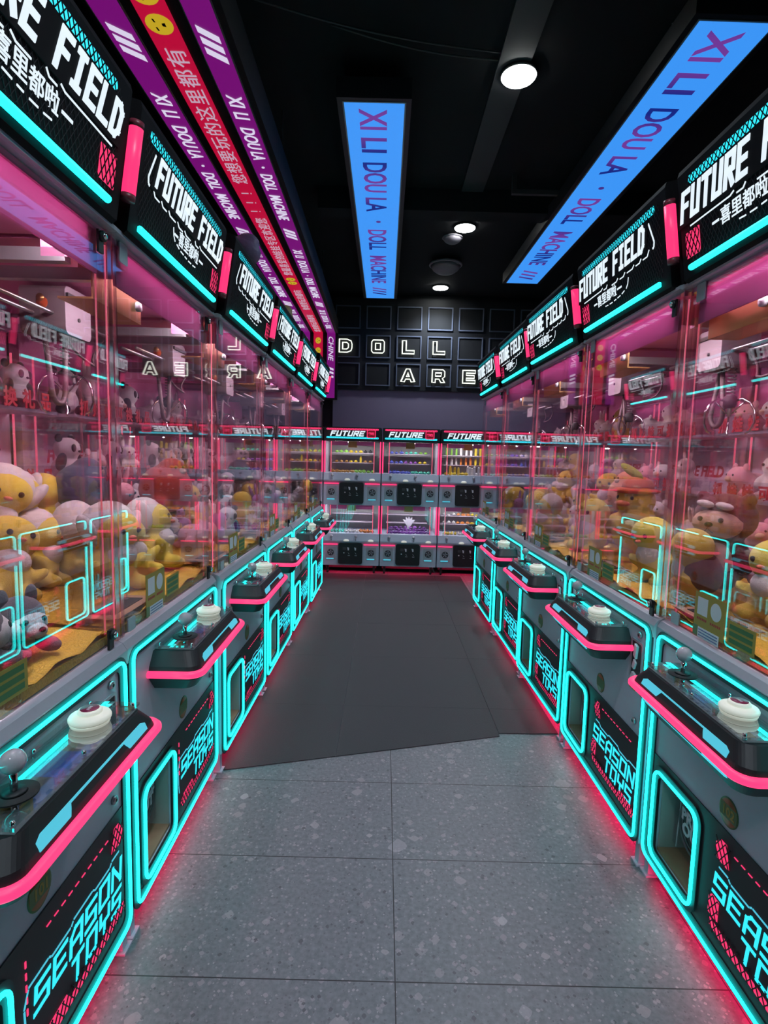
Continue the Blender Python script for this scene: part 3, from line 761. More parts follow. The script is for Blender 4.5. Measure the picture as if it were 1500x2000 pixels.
def lift(b, dz):
    b.v = [(x, y, z + dz) for x, y, z in b.v]; return b
def make_machine(side, number=''):
    r = empty('claw_machine')
    S = side
    cab = part(r, 'cabinet', 'cab', b_cabinet); part(r, 'ledge', 'rail', b_rail, M['rail'])
    part(r, 'neon_channel', 'chan', b_channel, M['channel']); part(r, 'neon_frame', 'neon', b_neon, M['cyan'], 'glowing cyan neon outline')
    pd = part(r, 'prize_door', 'dfr', b_doorframe, M['channel'])
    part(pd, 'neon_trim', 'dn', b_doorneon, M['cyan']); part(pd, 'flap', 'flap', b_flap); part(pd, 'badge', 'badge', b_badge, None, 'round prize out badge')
    lp = part(r, 'lower_panel', 'lp', b_lowerpanel, M['channel'])
    part(lp, 'sign_lettering', 'seas' + S, lambda: b_season(S), M['cyan_sign'], 'glowing cyan lettering'); part(lp, 'outline', 'outl' + S, lambda: b_outline(S), M['cyan_soft']); part(lp, 'pink_lattice', 'pp' + S, lambda: b_pinkpatch(S))
    co = part(r, 'console', 'cons', b_console, M['black'], 'black joystick console')
    part(co, 'light_band', 'band', b_console_band, M['pink'], 'glowing pink band'); part(co, 'decal', 'gog', b_goggles, M['cyan_soft']); part(co, 'top_plate', 'tpl', b_topplate)
    js = part(r, 'joystick', 'js', b_joystick); part(js, 'ball', 'jb', b_jball, M['ball']); part(js, 'base', 'jd', b_jdisc)
    bt = part(r, 'push_button', 'bt', b_button, None, 'round white push button'); part(bt, 'cap', 'cap', b_cap)
    cs = part(r, 'coin_slot', 'coin', b_coin); part(cs, 'sticker', 'cst', b_coin_sticker)
    for z in (.779, .476): part(r, 'lock', 'lock%d' % (z * 1000), lambda: b_lock(z))
    part(r, 'number_sticker', 'num' + number, lambda: b_number(number))
    
    for i, (x, y) in enumerate(((-.33, .09), (.33, .09), (-.33, .74), (.33, .74))): part(r, 'caster', 'cast%d' % i, lambda: b_caster(x, y))
    for x in (-.375, .375): part(r, 'foot', 'foot%d' % (x > 0), lambda: b_foot(x), M['grey'])
    part(r, 'underglow', 'und', b_under, M['pink_under'])
    fg = part(r, 'front_glass', 'fg', b_frontglass, M['glass'])
    part(fg, 'sticker', 'stk', b_sticker, None, 'olive notice sticker'); 
    for z0, z1 in ((.868, .905), (1.835, 1.885)): part(fg, 'hinge', 'brk%d' % (z0 * 100), lambda: b_bracket(z0, z1))
    for z in (.885, 1.845): part(fg, 'lock', 'glk%d' % (z * 100), lambda: b_glasslock(z))
    for s in (-1, 1): part(r, 'side_glass', 'sg%d' % s, lambda: b_sideglass(s), M['side_glass'])
    for i, (x, y) in enumerate(((-.386, .018), (-.362, .030), (.386, .018), (.362, .030))): part(r, 'corner_rod', 'rod%d' % i, lambda: b_rod(x, y), M['acrylic'])
    for s in (-1, 1): part(r, 'corner_light', 'led%d' % s, lambda: b_ledline(s), M['pink_led']); part(r, 'back_light', 'bled%d' % s, lambda: b_backled(s), M['pink_led'])
    part(r, 'back_panel', 'bk', b_back); part(r, 'inner_roof', 'ri', b_roofin); part(r, 'valance', 'val', b_valance, M['valance']); [part(r, 'interior_light', 'ledin%d' % (y * 100), lambda: b_led_in(y), M['led_in']) for y in (.045, .09)]
    part(r, 'pebble_bed', 'bed', b_bed, M['bed'])['kind'] = 'stuff'
    ch = part(r, 'prize_chute', 'chu', b_chute, M['lip']); part(ch, 'chute_floor', 'chf', b_chute_floor)
    part(r, 'shelf', 'sh1', lambda: b_shelf(1.22, 1)); part(r, 'shelf', 'sh2', lambda: b_shelf(1.50, 2))
    part(r, 'gantry', 'gan', lambda: lift(b_gantry(), .075)); bm = part(r, 'crossbeam', 'bm', lambda: lift(b_beam(), .08)); part(bm, 'bulb', 'bulb', lambda: lift(b_bulb(), .08), M['led_warm'])
    tr = part(r, 'trolley', 'tr', lambda: lift(b_trolley(), HZ)); part(tr, 'cable', 'cab2', lambda: lift(b_cable(), HZ), M['gum']); part(tr, 'coil', 'coil', lambda: lift(b_coil(), HZ), M['box'])
    part(r, 'claw', 'claw', lambda: lift(b_claw(), HZ), None, 'three-pronged chrome claw')
    hd = part(r, 'header', 'hdr', b_header); part(r, 'top_cover', 'topc', b_top, M['black'])
    part(hd, 'mesh', 'hm', b_hmesh, mesh_dark); part(hd, 'letter_backing', 'fb' + S, lambda: b_fback(S), M['hblack'])
    part(hd, 'lettering', 'fu' + S, lambda: b_future(S), M['white_sign'], 'glowing white lettering'); part(hd, 'outline', 'ol' + S, lambda: b_shadowline(S), M['white_sign'])
    part(hd, 'subtitle', 'sub' + S, lambda: b_sub(S), M['white_sign']); part(hd, 'cyan_lattice', 'la' + S, lambda: b_lat(S)); part(hd, 'pink_lattice', 'pl' + S, lambda: b_ppatch(S))
    part(hd, 'cyan_tube', 'ht', b_htube, M['cyan_hdr'])
    pt = part(r, 'pink_tube', 'pt', b_ptube, M['pink_tube'], 'upright glowing pink tube'); 
    for z0, z1 in ((1.960, 1.975), (2.125, 2.140)): part(pt, 'cap', 'ptc%d' % (z0 * 100), lambda: b_ptube_cap(z0, z1), M['capm'])
    return r

LM = [(-.667, .586, .005), (-.675, 1.384, .014), (-.659, 2.191, -.009), (-.651, 3.005, -.009), (-.642, 3.815, -.006), (-.619, 4.615, -.009)]
RM = [(.894, .912, 0.0), (.883, 1.709, .004), (.877, 2.531, .022), (.877, 3.344, .011), (.860, 4.153, .012)]
ORD = ['nearest', 'second', 'third', 'fourth', 'fifth', 'sixth']
machines = []
pL = make_machine('L', ''); pR = make_machine('R', '')
for k, (x, y, th) in enumerate(LM):
    o = pL if k == 0 else copy_tree(pL)
    o.location = (x, y + .4, 0); o.rotation_euler = (0, 0, PI / 2 + th)
    tag(o, f'cyan neon claw machine with FUTURE FIELD header, {ORD[k] if k < 5 else "farthest"} in the left row', 'claw machine', 'claw machines in the left row')
    machines.append(o)
for k, (x, y, th) in enumerate(RM):
    o = pR if k == 0 else copy_tree(pR)
    o.location = (x, y + .4, 0); o.rotation_euler = (0, 0, -PI / 2 + th)
    tag(o, f'cyan neon claw machine with FUTURE FIELD header, {ORD[k] if k < 4 else "farthest"} in the right row', 'claw machine', 'claw machines in the right row')
    machines.append(o)
me102 = b_number('102').mesh('number_sticker'); me101 = b_number('101').mesh('number_sticker')
for mch, me in ((machines[6], me102), (machines[0], me101)):
    for c in mch.children:
        if c.name.startswith('number_sticker'): c.data = me

exec_plush = True
# ------------------------------------------------------------------ plush toys (local: facing -y, standing on z=0)
def skin(shapes, m, name, parent, voxel=.009, label=None):
    """one continuous surface from several ellipsoids"""
    b = MB()
    for s in shapes: b.ell(*s)
    me = b.mesh(name + '_raw', m); o = bpy.data.objects.new(name, me); COL.objects.link(o)
    md = o.modifiers.new('r', 'REMESH'); md.mode = 'VOXEL'; md.voxel_size = voxel; md.use_smooth_shade = True
    sm = o.modifiers.new('s', 'SMOOTH'); sm.factor = .6; sm.iterations = 3
    dg = bpy.context.evaluated_depsgraph_get(); dg.update()
    m2 = bpy.data.meshes.new_from_object(o.evaluated_get(dg)); m2.name = name
    o.modifiers.clear(); o.data = m2; bpy.data.meshes.remove(me)
    if not m2.materials: m2.materials.append(m)
    o.parent = parent
    if label: o['label'] = label
    return o
def pelt(name, shapes, m, parent, label=None):
    b = MB()
    for s in shapes: b.ell(*s, **{'seg': 14, 'rings': 9}) if len(s) < 4 else b.ell(*s)
    return b.obj(name, m, parent, label)
def eyes(parent, x, y, z, r=.009, m='f_eye'):
    for s in (-1, 1): pelt('eye', [((s * x, y, z), (r, r * .6, r))], M[m], parent)

def t_chick(hood=True):
    r = empty('plush_chick' if not hood else 'plush_hooded_chick')
    skin([((0, 0, .075), (.075, .062, .075)), ((0, -.005, .185), (.078, .068, .066)), ((-.075, -.03, .085), (.038, .02, .018), (0, .6, 0)), ((.075, -.03, .085), (.038, .02, .018), (0, -.6, 0)),
          ((-.05, -.055, .025), (.027, .04, .024)), ((.05, -.055, .025), (.027, .04, .024))], M['f_yellow'], 'body', r)
    pelt('bib', [((0, -.033, .115), (.05, .04, .042))], M['f_ywhite'], r)
    eyes(r, .030, -.066, .190, .0085); pelt('beak', [((0, -.072, .172), (.012, .012, .006))], M['f_bill'], r)
    if hood:
        pelt('hood', [((0, .018, .198), (.088, .070, .075))], M['f_ywhite'], r)
        for s in (-1, 1): pelt('ear', [((s * .085, .01, .19), (.020, .028, .055), (0, s * .5, 0))], M['f_ywhite'], r)
    return r
def t_husky():
    r = empty('plush_husky')
    skin([((0, .10, .07), (.07, .12, .068)), ((0, -.05, .10), (.062, .06, .06)), ((-.04, -.10, .03), (.022, .05, .022)), ((.04, -.10, .03), (.022, .05, .022)), ((.02, .22, .07), (.02, .045, .02), (.5, 0, 0)),
          ((-.05, .16, .03), (.03, .05, .03)), ((.05, .16, .03), (.03, .05, .03))], M['f_husky'], 'body', r)
    pelt('mask', [((0, -.078, .088), (.05, .043, .042)), ((0, -.118, .078), (.025, .024, .02))], M['f_fur'], r)
    pelt('chest', [((0, -.02, .05), (.055, .07, .045))], M['f_fur'], r)
    for s in (-1, 1): pelt('ear', [((s * .038, -.045, .155), (.016, .010, .028))], M['f_husky'], r)
    eyes(r, .024, -.112, .103, .0075); pelt('nose', [((0, -.14, .084), (.009, .007, .007))], M['f_eye'], r)
    return r
def t_panda():
    r = empty('plush_panda')
    skin([((0, 0, .065), (.07, .06, .065)), ((0, -.01, .155), (.065, .058, .055))], M['f_fur'], 'body', r)
    for s in (-1, 1):
        pelt('ear', [((s * .05, 0, .205), (.020, .014, .020))], M['f_black'], r)
        pelt('arm', [((s * .068, -.02, .095), (.020, .024, .045), (0, s * -.4, 0))], M['f_black'], r)
        pelt('leg', [((s * .048, -.055, .025), (.026, .038, .024))], M['f_black'], r)
        pelt('eye_patch', [((s * .027, -.058, .160), (.015, .009, .019))], M['f_black'], r)
    pelt('nose', [((0, -.069, .145), (.008, .005, .006))], M['f_eye'], r)
    return r
def t_bear():
    r = empty('plush_hooded_bear')
    skin([((0, .02, .10), (.10, .08, .10)), ((0, .01, .265), (.115, .095, .095)), ((-.10, -.03, .12), (.035, .03, .065), (0, .5, 0)), ((.10, -.03, .12), (.035, .03, .065), (0, -.5, 0)), ((-.06, -.08, .035), (.038, .055, .034)), ((.06, -.08, .035), (.038, .055, .034)), ((-.085, 0, .34), (.028, .02, .028)), ((.085, 0, .34), (.028, .02, .028))],
         M['f_maroon'], 'body', r, .011)
    pelt('face', [((0, -.045, .245), (.092, .062, .060))], M['f_cream'], r); pelt('belly', [((0, -.035, .10), (.070, .045, .07))], M['f_cream'], r)
    eyes(r, .038, -.10, .262, .010); pelt('nose', [((0, -.110, .243), (.015, .010, .011))], M['f_eye'], r)
    pelt('bow', [((-.035, -.075, .318), (.034, .016, .014), (0, .15, 0)), ((.035, -.075, .314), (.034, .016, .014), (0, .15, 0))], M['f_ywhite'], r)
    b = MB()
    for s in (-1, 1): b.tube([(0, -.116, .232), (s * .008, -.112, .220), (s * .018, -.106, .212)], .0018, seg=5)
    b.obj('mouth', M['f_eye'], r)
    return r
def t_pig(key='pinkf', nm='plush_pig'):
    r = empty(nm)
    skin([((0, .03, .065), (.075, .085, .062)), ((0, -.04, .10), (.062, .055, .056)), ((-.045, -.04, .02), (.02, .028, .02)), ((.045, -.04, .02), (.02, .028, .02)), ((-.05, .09, .02), (.022, .03, .02)), ((.05, .09, .02), (.022, .03, .02))], M['f_' + key], 'body', r)
    for s in (-1, 1): pelt('ear', [((s * .042, -.035, .150), (.018, .010, .022), (0, s * .5, 0))], M['f_' + key], r)
    pelt('snout', [((0, -.092, .092), (.020, .014, .015))], M['f_cream'], r); eyes(r, .026, -.086, .112, .006)
    return r
def t_duck():
    r = empty('plush_duck')
    skin([((0, 0, .14), (.13, .11, .14)), ((0, -.01, .30), (.105, .095, .09)), ((-.13, -.02, .16), (.035, .05, .07), (0, .4, 0)), ((.13, -.02, .16), (.035, .05, .07), (0, -.4, 0))], M['f_yellow'], 'body', r, .012)
    pelt('hat', [((0, .0, .375), (.085, .08, .055)), ((0, -.01, .352), (.125, .118, .020))], M['f_orange'], r)
    pelt('leaf', [((-.03, -.02, .455), (.085, .016, .024), (0, .45, 0))], M['f_leaf'], r)
    pelt('bill', [((0, -.11, .285), (.045, .032, .016))], M['f_bill'], r); eyes(r, .045, -.090, .315, .011)
    return r
def t_ball(key, nm):
    r = empty(nm)
    skin([((0, 0, .13), (.15, .13, .13)), ((.02, -.02, .235), (.075, .07, .06)), ((-.12, -.06, .06), (.045, .05, .04)), ((.12, -.06, .06), (.045, .05, .04))], M['f_' + key], 'body', r, .012)
    eyes(r, .028, -.088, .245, .009); pelt('snout', [((.02, -.088, .225), (.025, .018, .016))], M['f_cream'], r)
    return r
def t_bunny(key='ywhite'):
    r = empty('plush_bunny')
    skin([((0, 0, .065), (.062, .055, .065)), ((0, -.01, .155), (.058, .052, .052)), ((-.058, -.03, .08), (.022, .02, .038), (0, .5, 0)), ((.058, -.03, .08), (.022, .02, .038), (0, -.5, 0)), ((-.038, -.05, .02), (.022, .034, .02)), ((.038, -.05, .02), (.022, .034, .02))], M['f_' + key], 'body', r)
    for s in (-1, 1): pelt('ear', [((s * .03, .0, .235), (.014, .010, .048), (0, s * .18, 0))], M['f_' + key], r)
    eyes(r, .024, -.058, .163, .007); pelt('nose', [((0, -.062, .150), (.006, .004, .004))], M['f_pinkf'], r)
    return r
PROTO = {'hood': t_chick(True), 'chick': t_chick(False), 'husky': t_husky(), 'panda': t_panda(), 'bear': t_bear(), 'pig': t_pig(), 'duck': t_duck(),
         'redball': t_ball('ored', 'plush_bear'), 'peachball': t_ball('peach', 'plush_bear'), 'darkball': t_ball('navy', 'plush_bear'), 'bunny': t_bunny(), 'lilac': t_bunny('lilac'), 'seal': t_pig('fur', 'plush_lamb'),
         'redchick': t_chick(False), 'redbunny': t_bunny('rose'), 'pinkbunny': t_bunny('pinkf')}
# the caped chick has a red cape
rc = PROTO['redchick']; rc.name = 'plush_caped_chick'
pelt('cape', [((0, .02, .10), (.088, .062, .072))], M['f_maroon'], rc)
DESC = {'hood': 'yellow chick in white hood', 'chick': 'yellow chick with white bib', 'husky': 'grey and white plush husky', 'panda': 'plush panda',
        'bear': 'plush bear in maroon hood', 'pig': 'pink plush piglet', 'duck': 'yellow plush duck in red hat', 'redball': 'big round red plush bear', 'peachball': 'big round peach plush bear',
        'darkball': 'big round navy plush bear', 'bunny': 'white plush bunny', 'lilac': 'lilac plush bunny', 'seal': 'white plush lamb', 'redchick': 'yellow chick in maroon cape', 'redbunny': 'rose plush bunny', 'pinkbunny': 'pink plush bunny'}
CATS = {'hood': 'plush chick', 'chick': 'plush chick', 'husky': 'plush husky', 'panda': 'plush panda', 'bear': 'plush bear', 'pig': 'plush pig', 'duck': 'plush duck', 'redball': 'plush bear', 'peachball': 'plush bear', 'darkball': 'plush bear',
        'bunny': 'plush bunny', 'lilac': 'plush bunny', 'seal': 'plush lamb', 'redchick': 'plush chick', 'redbunny': 'plush bunny', 'pinkbunny': 'plush bunny'}
used = set()
def put(kind, loc, rot, sc, label, group):
    src = PROTO[kind]
    o = src if kind not in used else copy_tree(src)
    used.add(kind)
    o.location = loc; o.rotation_euler = rot; o.scale = (sc,) * 3
    return tag(o, label, CATS[kind], group)
HW = ['far left', 'left', 'centre', 'right', 'far right']
def fill(mi, bottom, shelf1, shelf2, special=()):
    mch = machines[mi]; side = 'left' if mi < 6 else 'right'; k = mi if mi < 6 else mi - 6
    nth = ORD[k] if k < (5 if mi < 6 else 4) else 'farthest'
    rz = mch.rotation_euler.z; R = Matrix.Rotation(rz, 3, 'Z'); O = Vector(mch.location)
    rr = random.Random(mi * 13 + 5); where = f'{nth} {side} machine'
    # bottom pile: three rows and a second layer, clear of the prize chute at the front left
    slots = [(.16, .66, .90, 'back row leftmost'), (.34, .68, .90, 'back row second'), (.52, .67, .90, 'back row third'), (.68, .66, .90, 'back row rightmost'),
             (.18, .45, .90, 'middle row leftmost'), (.38, .46, .90, 'middle row second'), (.54, .44, .90, 'middle row third'), (.69, .43, .90, 'middle row rightmost'),
             (.40, .22, .895, 'front row leftmost'), (.55, .20, .895, 'front row middle'), (.69, .19, .895, 'front row rightmost'),
             (.28, .56, 1.03, 'upper layer leftmost'), (.46, .57, 1.03, 'upper layer middle'), (.63, .55, 1.03, 'upper layer rightmost')]
    grp = f'plush toys piled in the {where}'
    for (u, y, z, w_), kd in zip(slots, bottom):
        if not kd: continue
        p = O + R @ Vector((u - .4 + rr.uniform(-.01, .01), y + rr.uniform(-.01, .01), z))
        rot = (rr.uniform(-.25, .25), rr.uniform(-.3, .3), rz + rr.uniform(-1.0, 1.0)); sc = rr.uniform(.78, .98) * (1.16 if kd in ('hood', 'chick', 'redchick') else 1.0)
        if kd in ('bear', 'duck', 'redball', 'peachball', 'darkball'): sc *= .85
        put(kd, p, rot, sc, f'{DESC[kd]}, {w_} in {where}', grp)
    for zz, lst, nm in ((1.22, shelf1, 'lower'), (1.50, shelf2, 'upper')):
        for i, kd in enumerate(lst):
            if not kd: continue
            p = O + R @ Vector((-.27 + i * .18, .70, zz + .001))
            put(kd, p, (0, 0, rz + rr.uniform(-.5, .5)), rr.uniform(.78, .92) * (.6 if kd in ('bear', 'duck', 'redball', 'peachball', 'darkball') else 1), f'{DESC[kd]}, {["first", "second", "third", "fourth"][i]} on {nm} shelf of {where}', f'plush toys on the {nm} shelf of the {where}')
    for kd, u, y, z, dr, sc, w_ in special:
        p = O + R @ Vector((u - .4, y, z)); put(kd, p, (dr[0], dr[1], rz + dr[2]), sc, f'{DESC[kd]}, {w_} in {where}', grp)
H, C_, N = 'hood', 'chick', None
fill(0, [H, H, C_, H, C_, H, C_, H, N, N, N, N, N, N], ['chick', N, 'redbunny', 'bunny'], ['hood', 'chick', 'pinkbunny', N],
     [('husky', .42, .17, .905, (0, 0, .9), .95, 'on the pebbles at the front'), ('husky', .60, .17, .90, (0, 0, -.4), .85, 'lying at the front right corner'), ('peachball', .60, .33, 1.03, (0, 0, .3), .72, 'leaning behind the huskies')])
fill(1, [H, C_, H, H, C_, H, H, C_, H, C_, H, H, H, C_], ['redbunny', 'redball', 'pinkbunny', N], ['pinkbunny', 'pinkbunny', 'panda', 'panda'], [('darkball', .66, .47, 1.12, (.1, 0, .5), .72, 'on top of the pile')])
fill(2, ['pig', 'pig', 'bunny', 'pinkbunny', 'pig', 'panda', 'seal', 'lilac', 'pig', 'lilac', 'panda', 'pinkbunny', 'seal', 'pig'], ['panda', 'seal', 'panda', 'bunny'], ['panda', 'bunny', 'seal', 'panda'], [('redball', .37, .37, 1.07, (0, 0, -.3), .88, 'on top of the pile')])
fill(3, ['seal', 'panda', 'lilac', 'panda', 'hood', 'seal', 'panda', 'bunny', 'chick', 'seal', 'lilac', 'panda', 'seal', 'panda'], ['panda', 'seal', 'bunny', 'panda'], ['seal', 'panda', 'bunny', N])
fill(4, ['panda', 'seal', 'panda', 'bunny', 'seal', 'chick', 'panda', 'seal', 'lilac', 'panda', 'seal', 'panda', 'bunny', 'seal'], ['bunny', 'panda', 'seal', N], ['seal', 'bunny', 'panda', N], [('darkball', .45, .5, 1.12, (0, 0, 0), .7, 'on top of the pile')])
fill(5, ['seal', 'bunny', 'lilac', 'seal', 'panda', 'seal', 'hood', 'panda', 'seal', 'bunny', 'chick', 'panda', 'bunny', 'seal'], ['seal', 'panda', 'bunny', N], ['bunny', 'seal', 'panda', N])
RCH = 'redchick'
fill(6, [RCH, C_, RCH, RCH, C_, RCH, C_, RCH, RCH, C_, RCH, N, C_, RCH], ['redbunny', 'pig', 'chick', 'chick'], ['bunny', 'pinkbunny', 'hood', 'hood'], [('redchick', .15, .26, .90, (0, 0, .3), 1.0, 'behind the prize chute')])
fill(7, ['pig', 'pig', 'pinkbunny', 'pig', 'pig', 'pig', N, 'pig', 'chick', N, 'redchick', 'pig', 'pig', N], ['pig', 'bunny', 'redbunny', N], ['pig', 'seal', 'pinkbunny', 'bunny'], [('bear', .58, .33, .93, (0, 0, .55), .92, 'sitting over the piglets')])
fill(8, ['seal', 'pig', 'seal', 'bunny', 'pig', 'seal', N, N, 'pig', 'chick', N, 'pig', 'seal', N], ['pig', 'seal', 'bunny', N], ['seal', 'bunny', 'pig', N], [('duck', .65, .37, .90, (0, 0, .4), .92, 'towering over the piglets'), ('peachball', .36, .46, 1.08, (0, 0, 0), .80, 'on top of the pile')])
fill(9, ['chick', 'seal', 'lilac', 'hood', 'seal', 'chick', 'bunny', 'seal', 'chick', 'seal', 'hood', 'lilac', 'seal', 'chick'], ['seal', 'lilac', 'bunny', N], ['bunny', 'seal', 'hood', N])
fill(10, ['seal', 'lilac', 'chick', 'hood', 'seal', 'bunny', 'chick', 'seal', 'hood', 'chick', 'lilac', 'seal', 'bunny', 'chick'], ['lilac', 'seal', 'chick', N], ['seal', 'bunny', 'lilac', N])
for k, o in PROTO.items():
    if k not in used:
        for c in list(o.children): bpy.data.objects.remove(c)
        bpy.data.objects.remove(o)
# two things lying on top of the left machines
def sack(col, name, label, loc, s):
    o = skin([((0, 0, .07), (.11, .08, .07)), ((.04, .01, .12), (.06, .05, .045))], mat(name + '_cloth', col, .6, bump=.6, bscale=60), name, None, .012)
    o.location = loc; o.scale = (s,) * 3; return tag(o, label, 'bag' if 'bag' in name else 'plush toy')
sack((.16, .13, .26), 'plastic_bag', 'crumpled mauve plastic bag lying on top of the third left machine', (-.70, 2.62, 2.213), .95)
sack((.40, .34, .12), 'green_plush', 'olive green round plush lying on top of the fourth left machine', (-.72, 3.72, 2.213), .8)

# ------------------------------------------------------------------ double deck machines at the end of the aisle
W2 = .655
def X2(u, z, d): return (u - W2 / 2, -d, z)
def n_body(z0, z1, z):
    b = MB().use(M['grey'])
    if 1: b.box(-W2 / 2 + .003, W2 / 2 - .003, 0, .60, z0, z1)
    # sloping desk below each window
    if 1:
        pr = [(0, z - .085), (-.035, z - .09), (-.035, z - .075), (0, z)]
        n = 4; vs = [(x, y, q) for x in (-W2 / 2 + .004, W2 / 2 - .004) for y, q in pr]
        b.add(vs, [list(range(n)), list(range(n, 2 * n))[::-1]] + [(i, n + i, n + (i + 1) % n, (i + 1) % n) for i in range(n)])
    return b
def n_header():
    return MB().use(M['black']).prism(rrect(.004, W2 - .004, 1.525, 1.68, .012), -.60, .02, X2)
def n_hsign():
    b = MB().use(M['pink_sign']).prism([(.035, 1.648), (W2 - .04, 1.648), (W2 - .035, 1.657), (W2 - .04, 1.667), (.035, 1.667), (.03, 1.657)], .02, .023, X2)
    b.use(M['cyan_sign']).prism([(.035, 1.553), (W2 - .04, 1.553), (W2 - .035, 1.562), (W2 - .04, 1.572), (.035, 1.572), (.03, 1.562)], .02, .023, X2)
    b.use(M['black'])
    for i in range(30):
        for z in (1.648, 1.553): b.prism([(.04 + i * .02, z + .006 + (i % 2) * .004), (.047 + i * .02, z + .006 + (i % 2) * .004), (.047 + i * .02, z + .011 + (i % 2) * .004), (.04 + i * .02, z + .011 + (i % 2) * .004)], .023, .0245, X2)
    b.use(M['pink_sign']); ring(b, rrect(.485, .585, 1.565, 1.655, .014), rrect(.493, .577, 1.573, 1.647, .01), .023, .030, X2)
    b.use(M['redtxt']).prism(rrect(.493, .577, 1.573, 1.647, .01), .0225, .024, X2)
    b.use(M['pink_sign']).text('都啦', .034, .024, .028, lambda a, c, d: X2(.501 + a, 1.597 + c, d), bold=.0012)
    return b
def n_letters():
    return MB().strokes('FUTURE', .070, 1.578, .055, .062, .0095, .0150, .023, .032, X2, shear=.35, th=.014)
def n_pad(z0, z1, z):
    b = MB().use(M['black']).prism(rrect(.185, .462, z0, z1, .022), .0, .03, X2)
    b.use(M['whitest'])
    for i in range(2):
        x = .295 + i * .08
        b.prism([(x, z - .08), (x + .014, z - .08), (x + .014, z - .05), (x - .008, z - .045)], .03, .0312, X2)
        b.prism([(x, z - .105), (x + .004, z - .108), (x + .018, z - .122), (x + .014, z - .124)], .03, .0312, X2)
        b.prism([(x, z - .142), (x + .025, z - .142), (x + .025, z - .138), (x, z - .138)], .03, .0312, X2)
    b.use(M['beam']).prism([(.237, z - .075), (.275, z - .075), (.275, z - .045), (.237, z - .045)], .03, .0312, X2).use(M['whitest'])
    return b.lathe([(.008, .03), (.008, .0312)], 10, lambda x, y, q: X2(.25 + x, z - .11 + y, q))
def n_bar(u0, u1, z, d, r): return MB().tube([X2(u0, z, d), X2(u1, z, d)], r, seg=8)
def n_led(u, z0, z1, d, r): return MB().tube([X2(u, z0 + .005, -d), X2(u, z1 - .003, -d)], r, seg=8)
def n_speaker(z, u):
    b = MB().use(M['rail']).prism(rrect(u - .058, u + .058, z - .085, z + .07, .01), .0003, .002, X2)
    b.use(M['beam']).lathe([(.038, .002), (.038, .006), (.03, .007)], 20, lambda x, y, q: X2(u + x, z + .005 + y, q))
    b.use(M['rail'])
    for k in range(5):
        a = k * 2 * PI / 5; b.prism([(u, z + .005), (u + .03 * math.cos(a), z + .005 + .03 * math.sin(a)), (u + .03 * math.cos(a + .4), z + .005 + .03 * math.sin(a + .4))], .007, .009, X2)
    return b
def n_button(z, u): return MB().use(M['btn_glow']).lathe([(.030, 0), (.032, .006), (.028, .016), (.014, .022)], 18, lambda x, y, q: (u - W2 / 2 + x, -.040 + y * .6, z - .028 + q))
def n_stick(z, u): return MB().use(M['ball']).ell((u - W2 / 2, -.04, z + .028), (.017, .017, .017)).tube([(u - W2 / 2, -.04, z - .02), (u - W2 / 2, -.04, z + .02)], .004, seg=6)
def n_inside(z0, z1):
    b = MB().use(M['inside_pale'])
    if 1:
        b.use(M['cavity']).box(-W2 / 2 + .01, W2 / 2 - .01, .57, .60, z0, z1)
        b.use(M['inside_pale']).box(-W2 / 2 + .004, -W2 / 2 + .018, .05, .57, z0, z1).box(W2 / 2 - .018, W2 / 2 - .004, .05, .57, z0, z1)
        b.use(M['valance']).box(-W2 / 2 + .075, -.055, .02, .026, z1 - .048, z1 - .002).box(.045, W2 / 2 - .075, .02, .026, z1 - .048, z1 - .002)
        b.use(M['gold']).box(-.055, .045, .06, .14, z1 - .07, z1 - .002)
    return b
def n_base():
    b = MB().use(M['dark']).box(-W2 / 2 + .03, W2 / 2 - .03, .12, .58, .05, .10)
    for x in (-.27, .27):
        for y in (.06, .54):
            b.lathe([(.024, -.010), (.026, 0), (.024, .010)], 14, lambda p, q, r, x=x, y=y: (x + r, y + p, .026 + q)); b.box(x - .014, x + .014, y - .014, y + .014, .04, .10)
    return b
def n_under(): return MB().box(-W2 / 2 + .02, W2 / 2 - .02, .07, .09, .0925, .0995)
def n_one(fn, *arg): return lambda: fn(*arg)
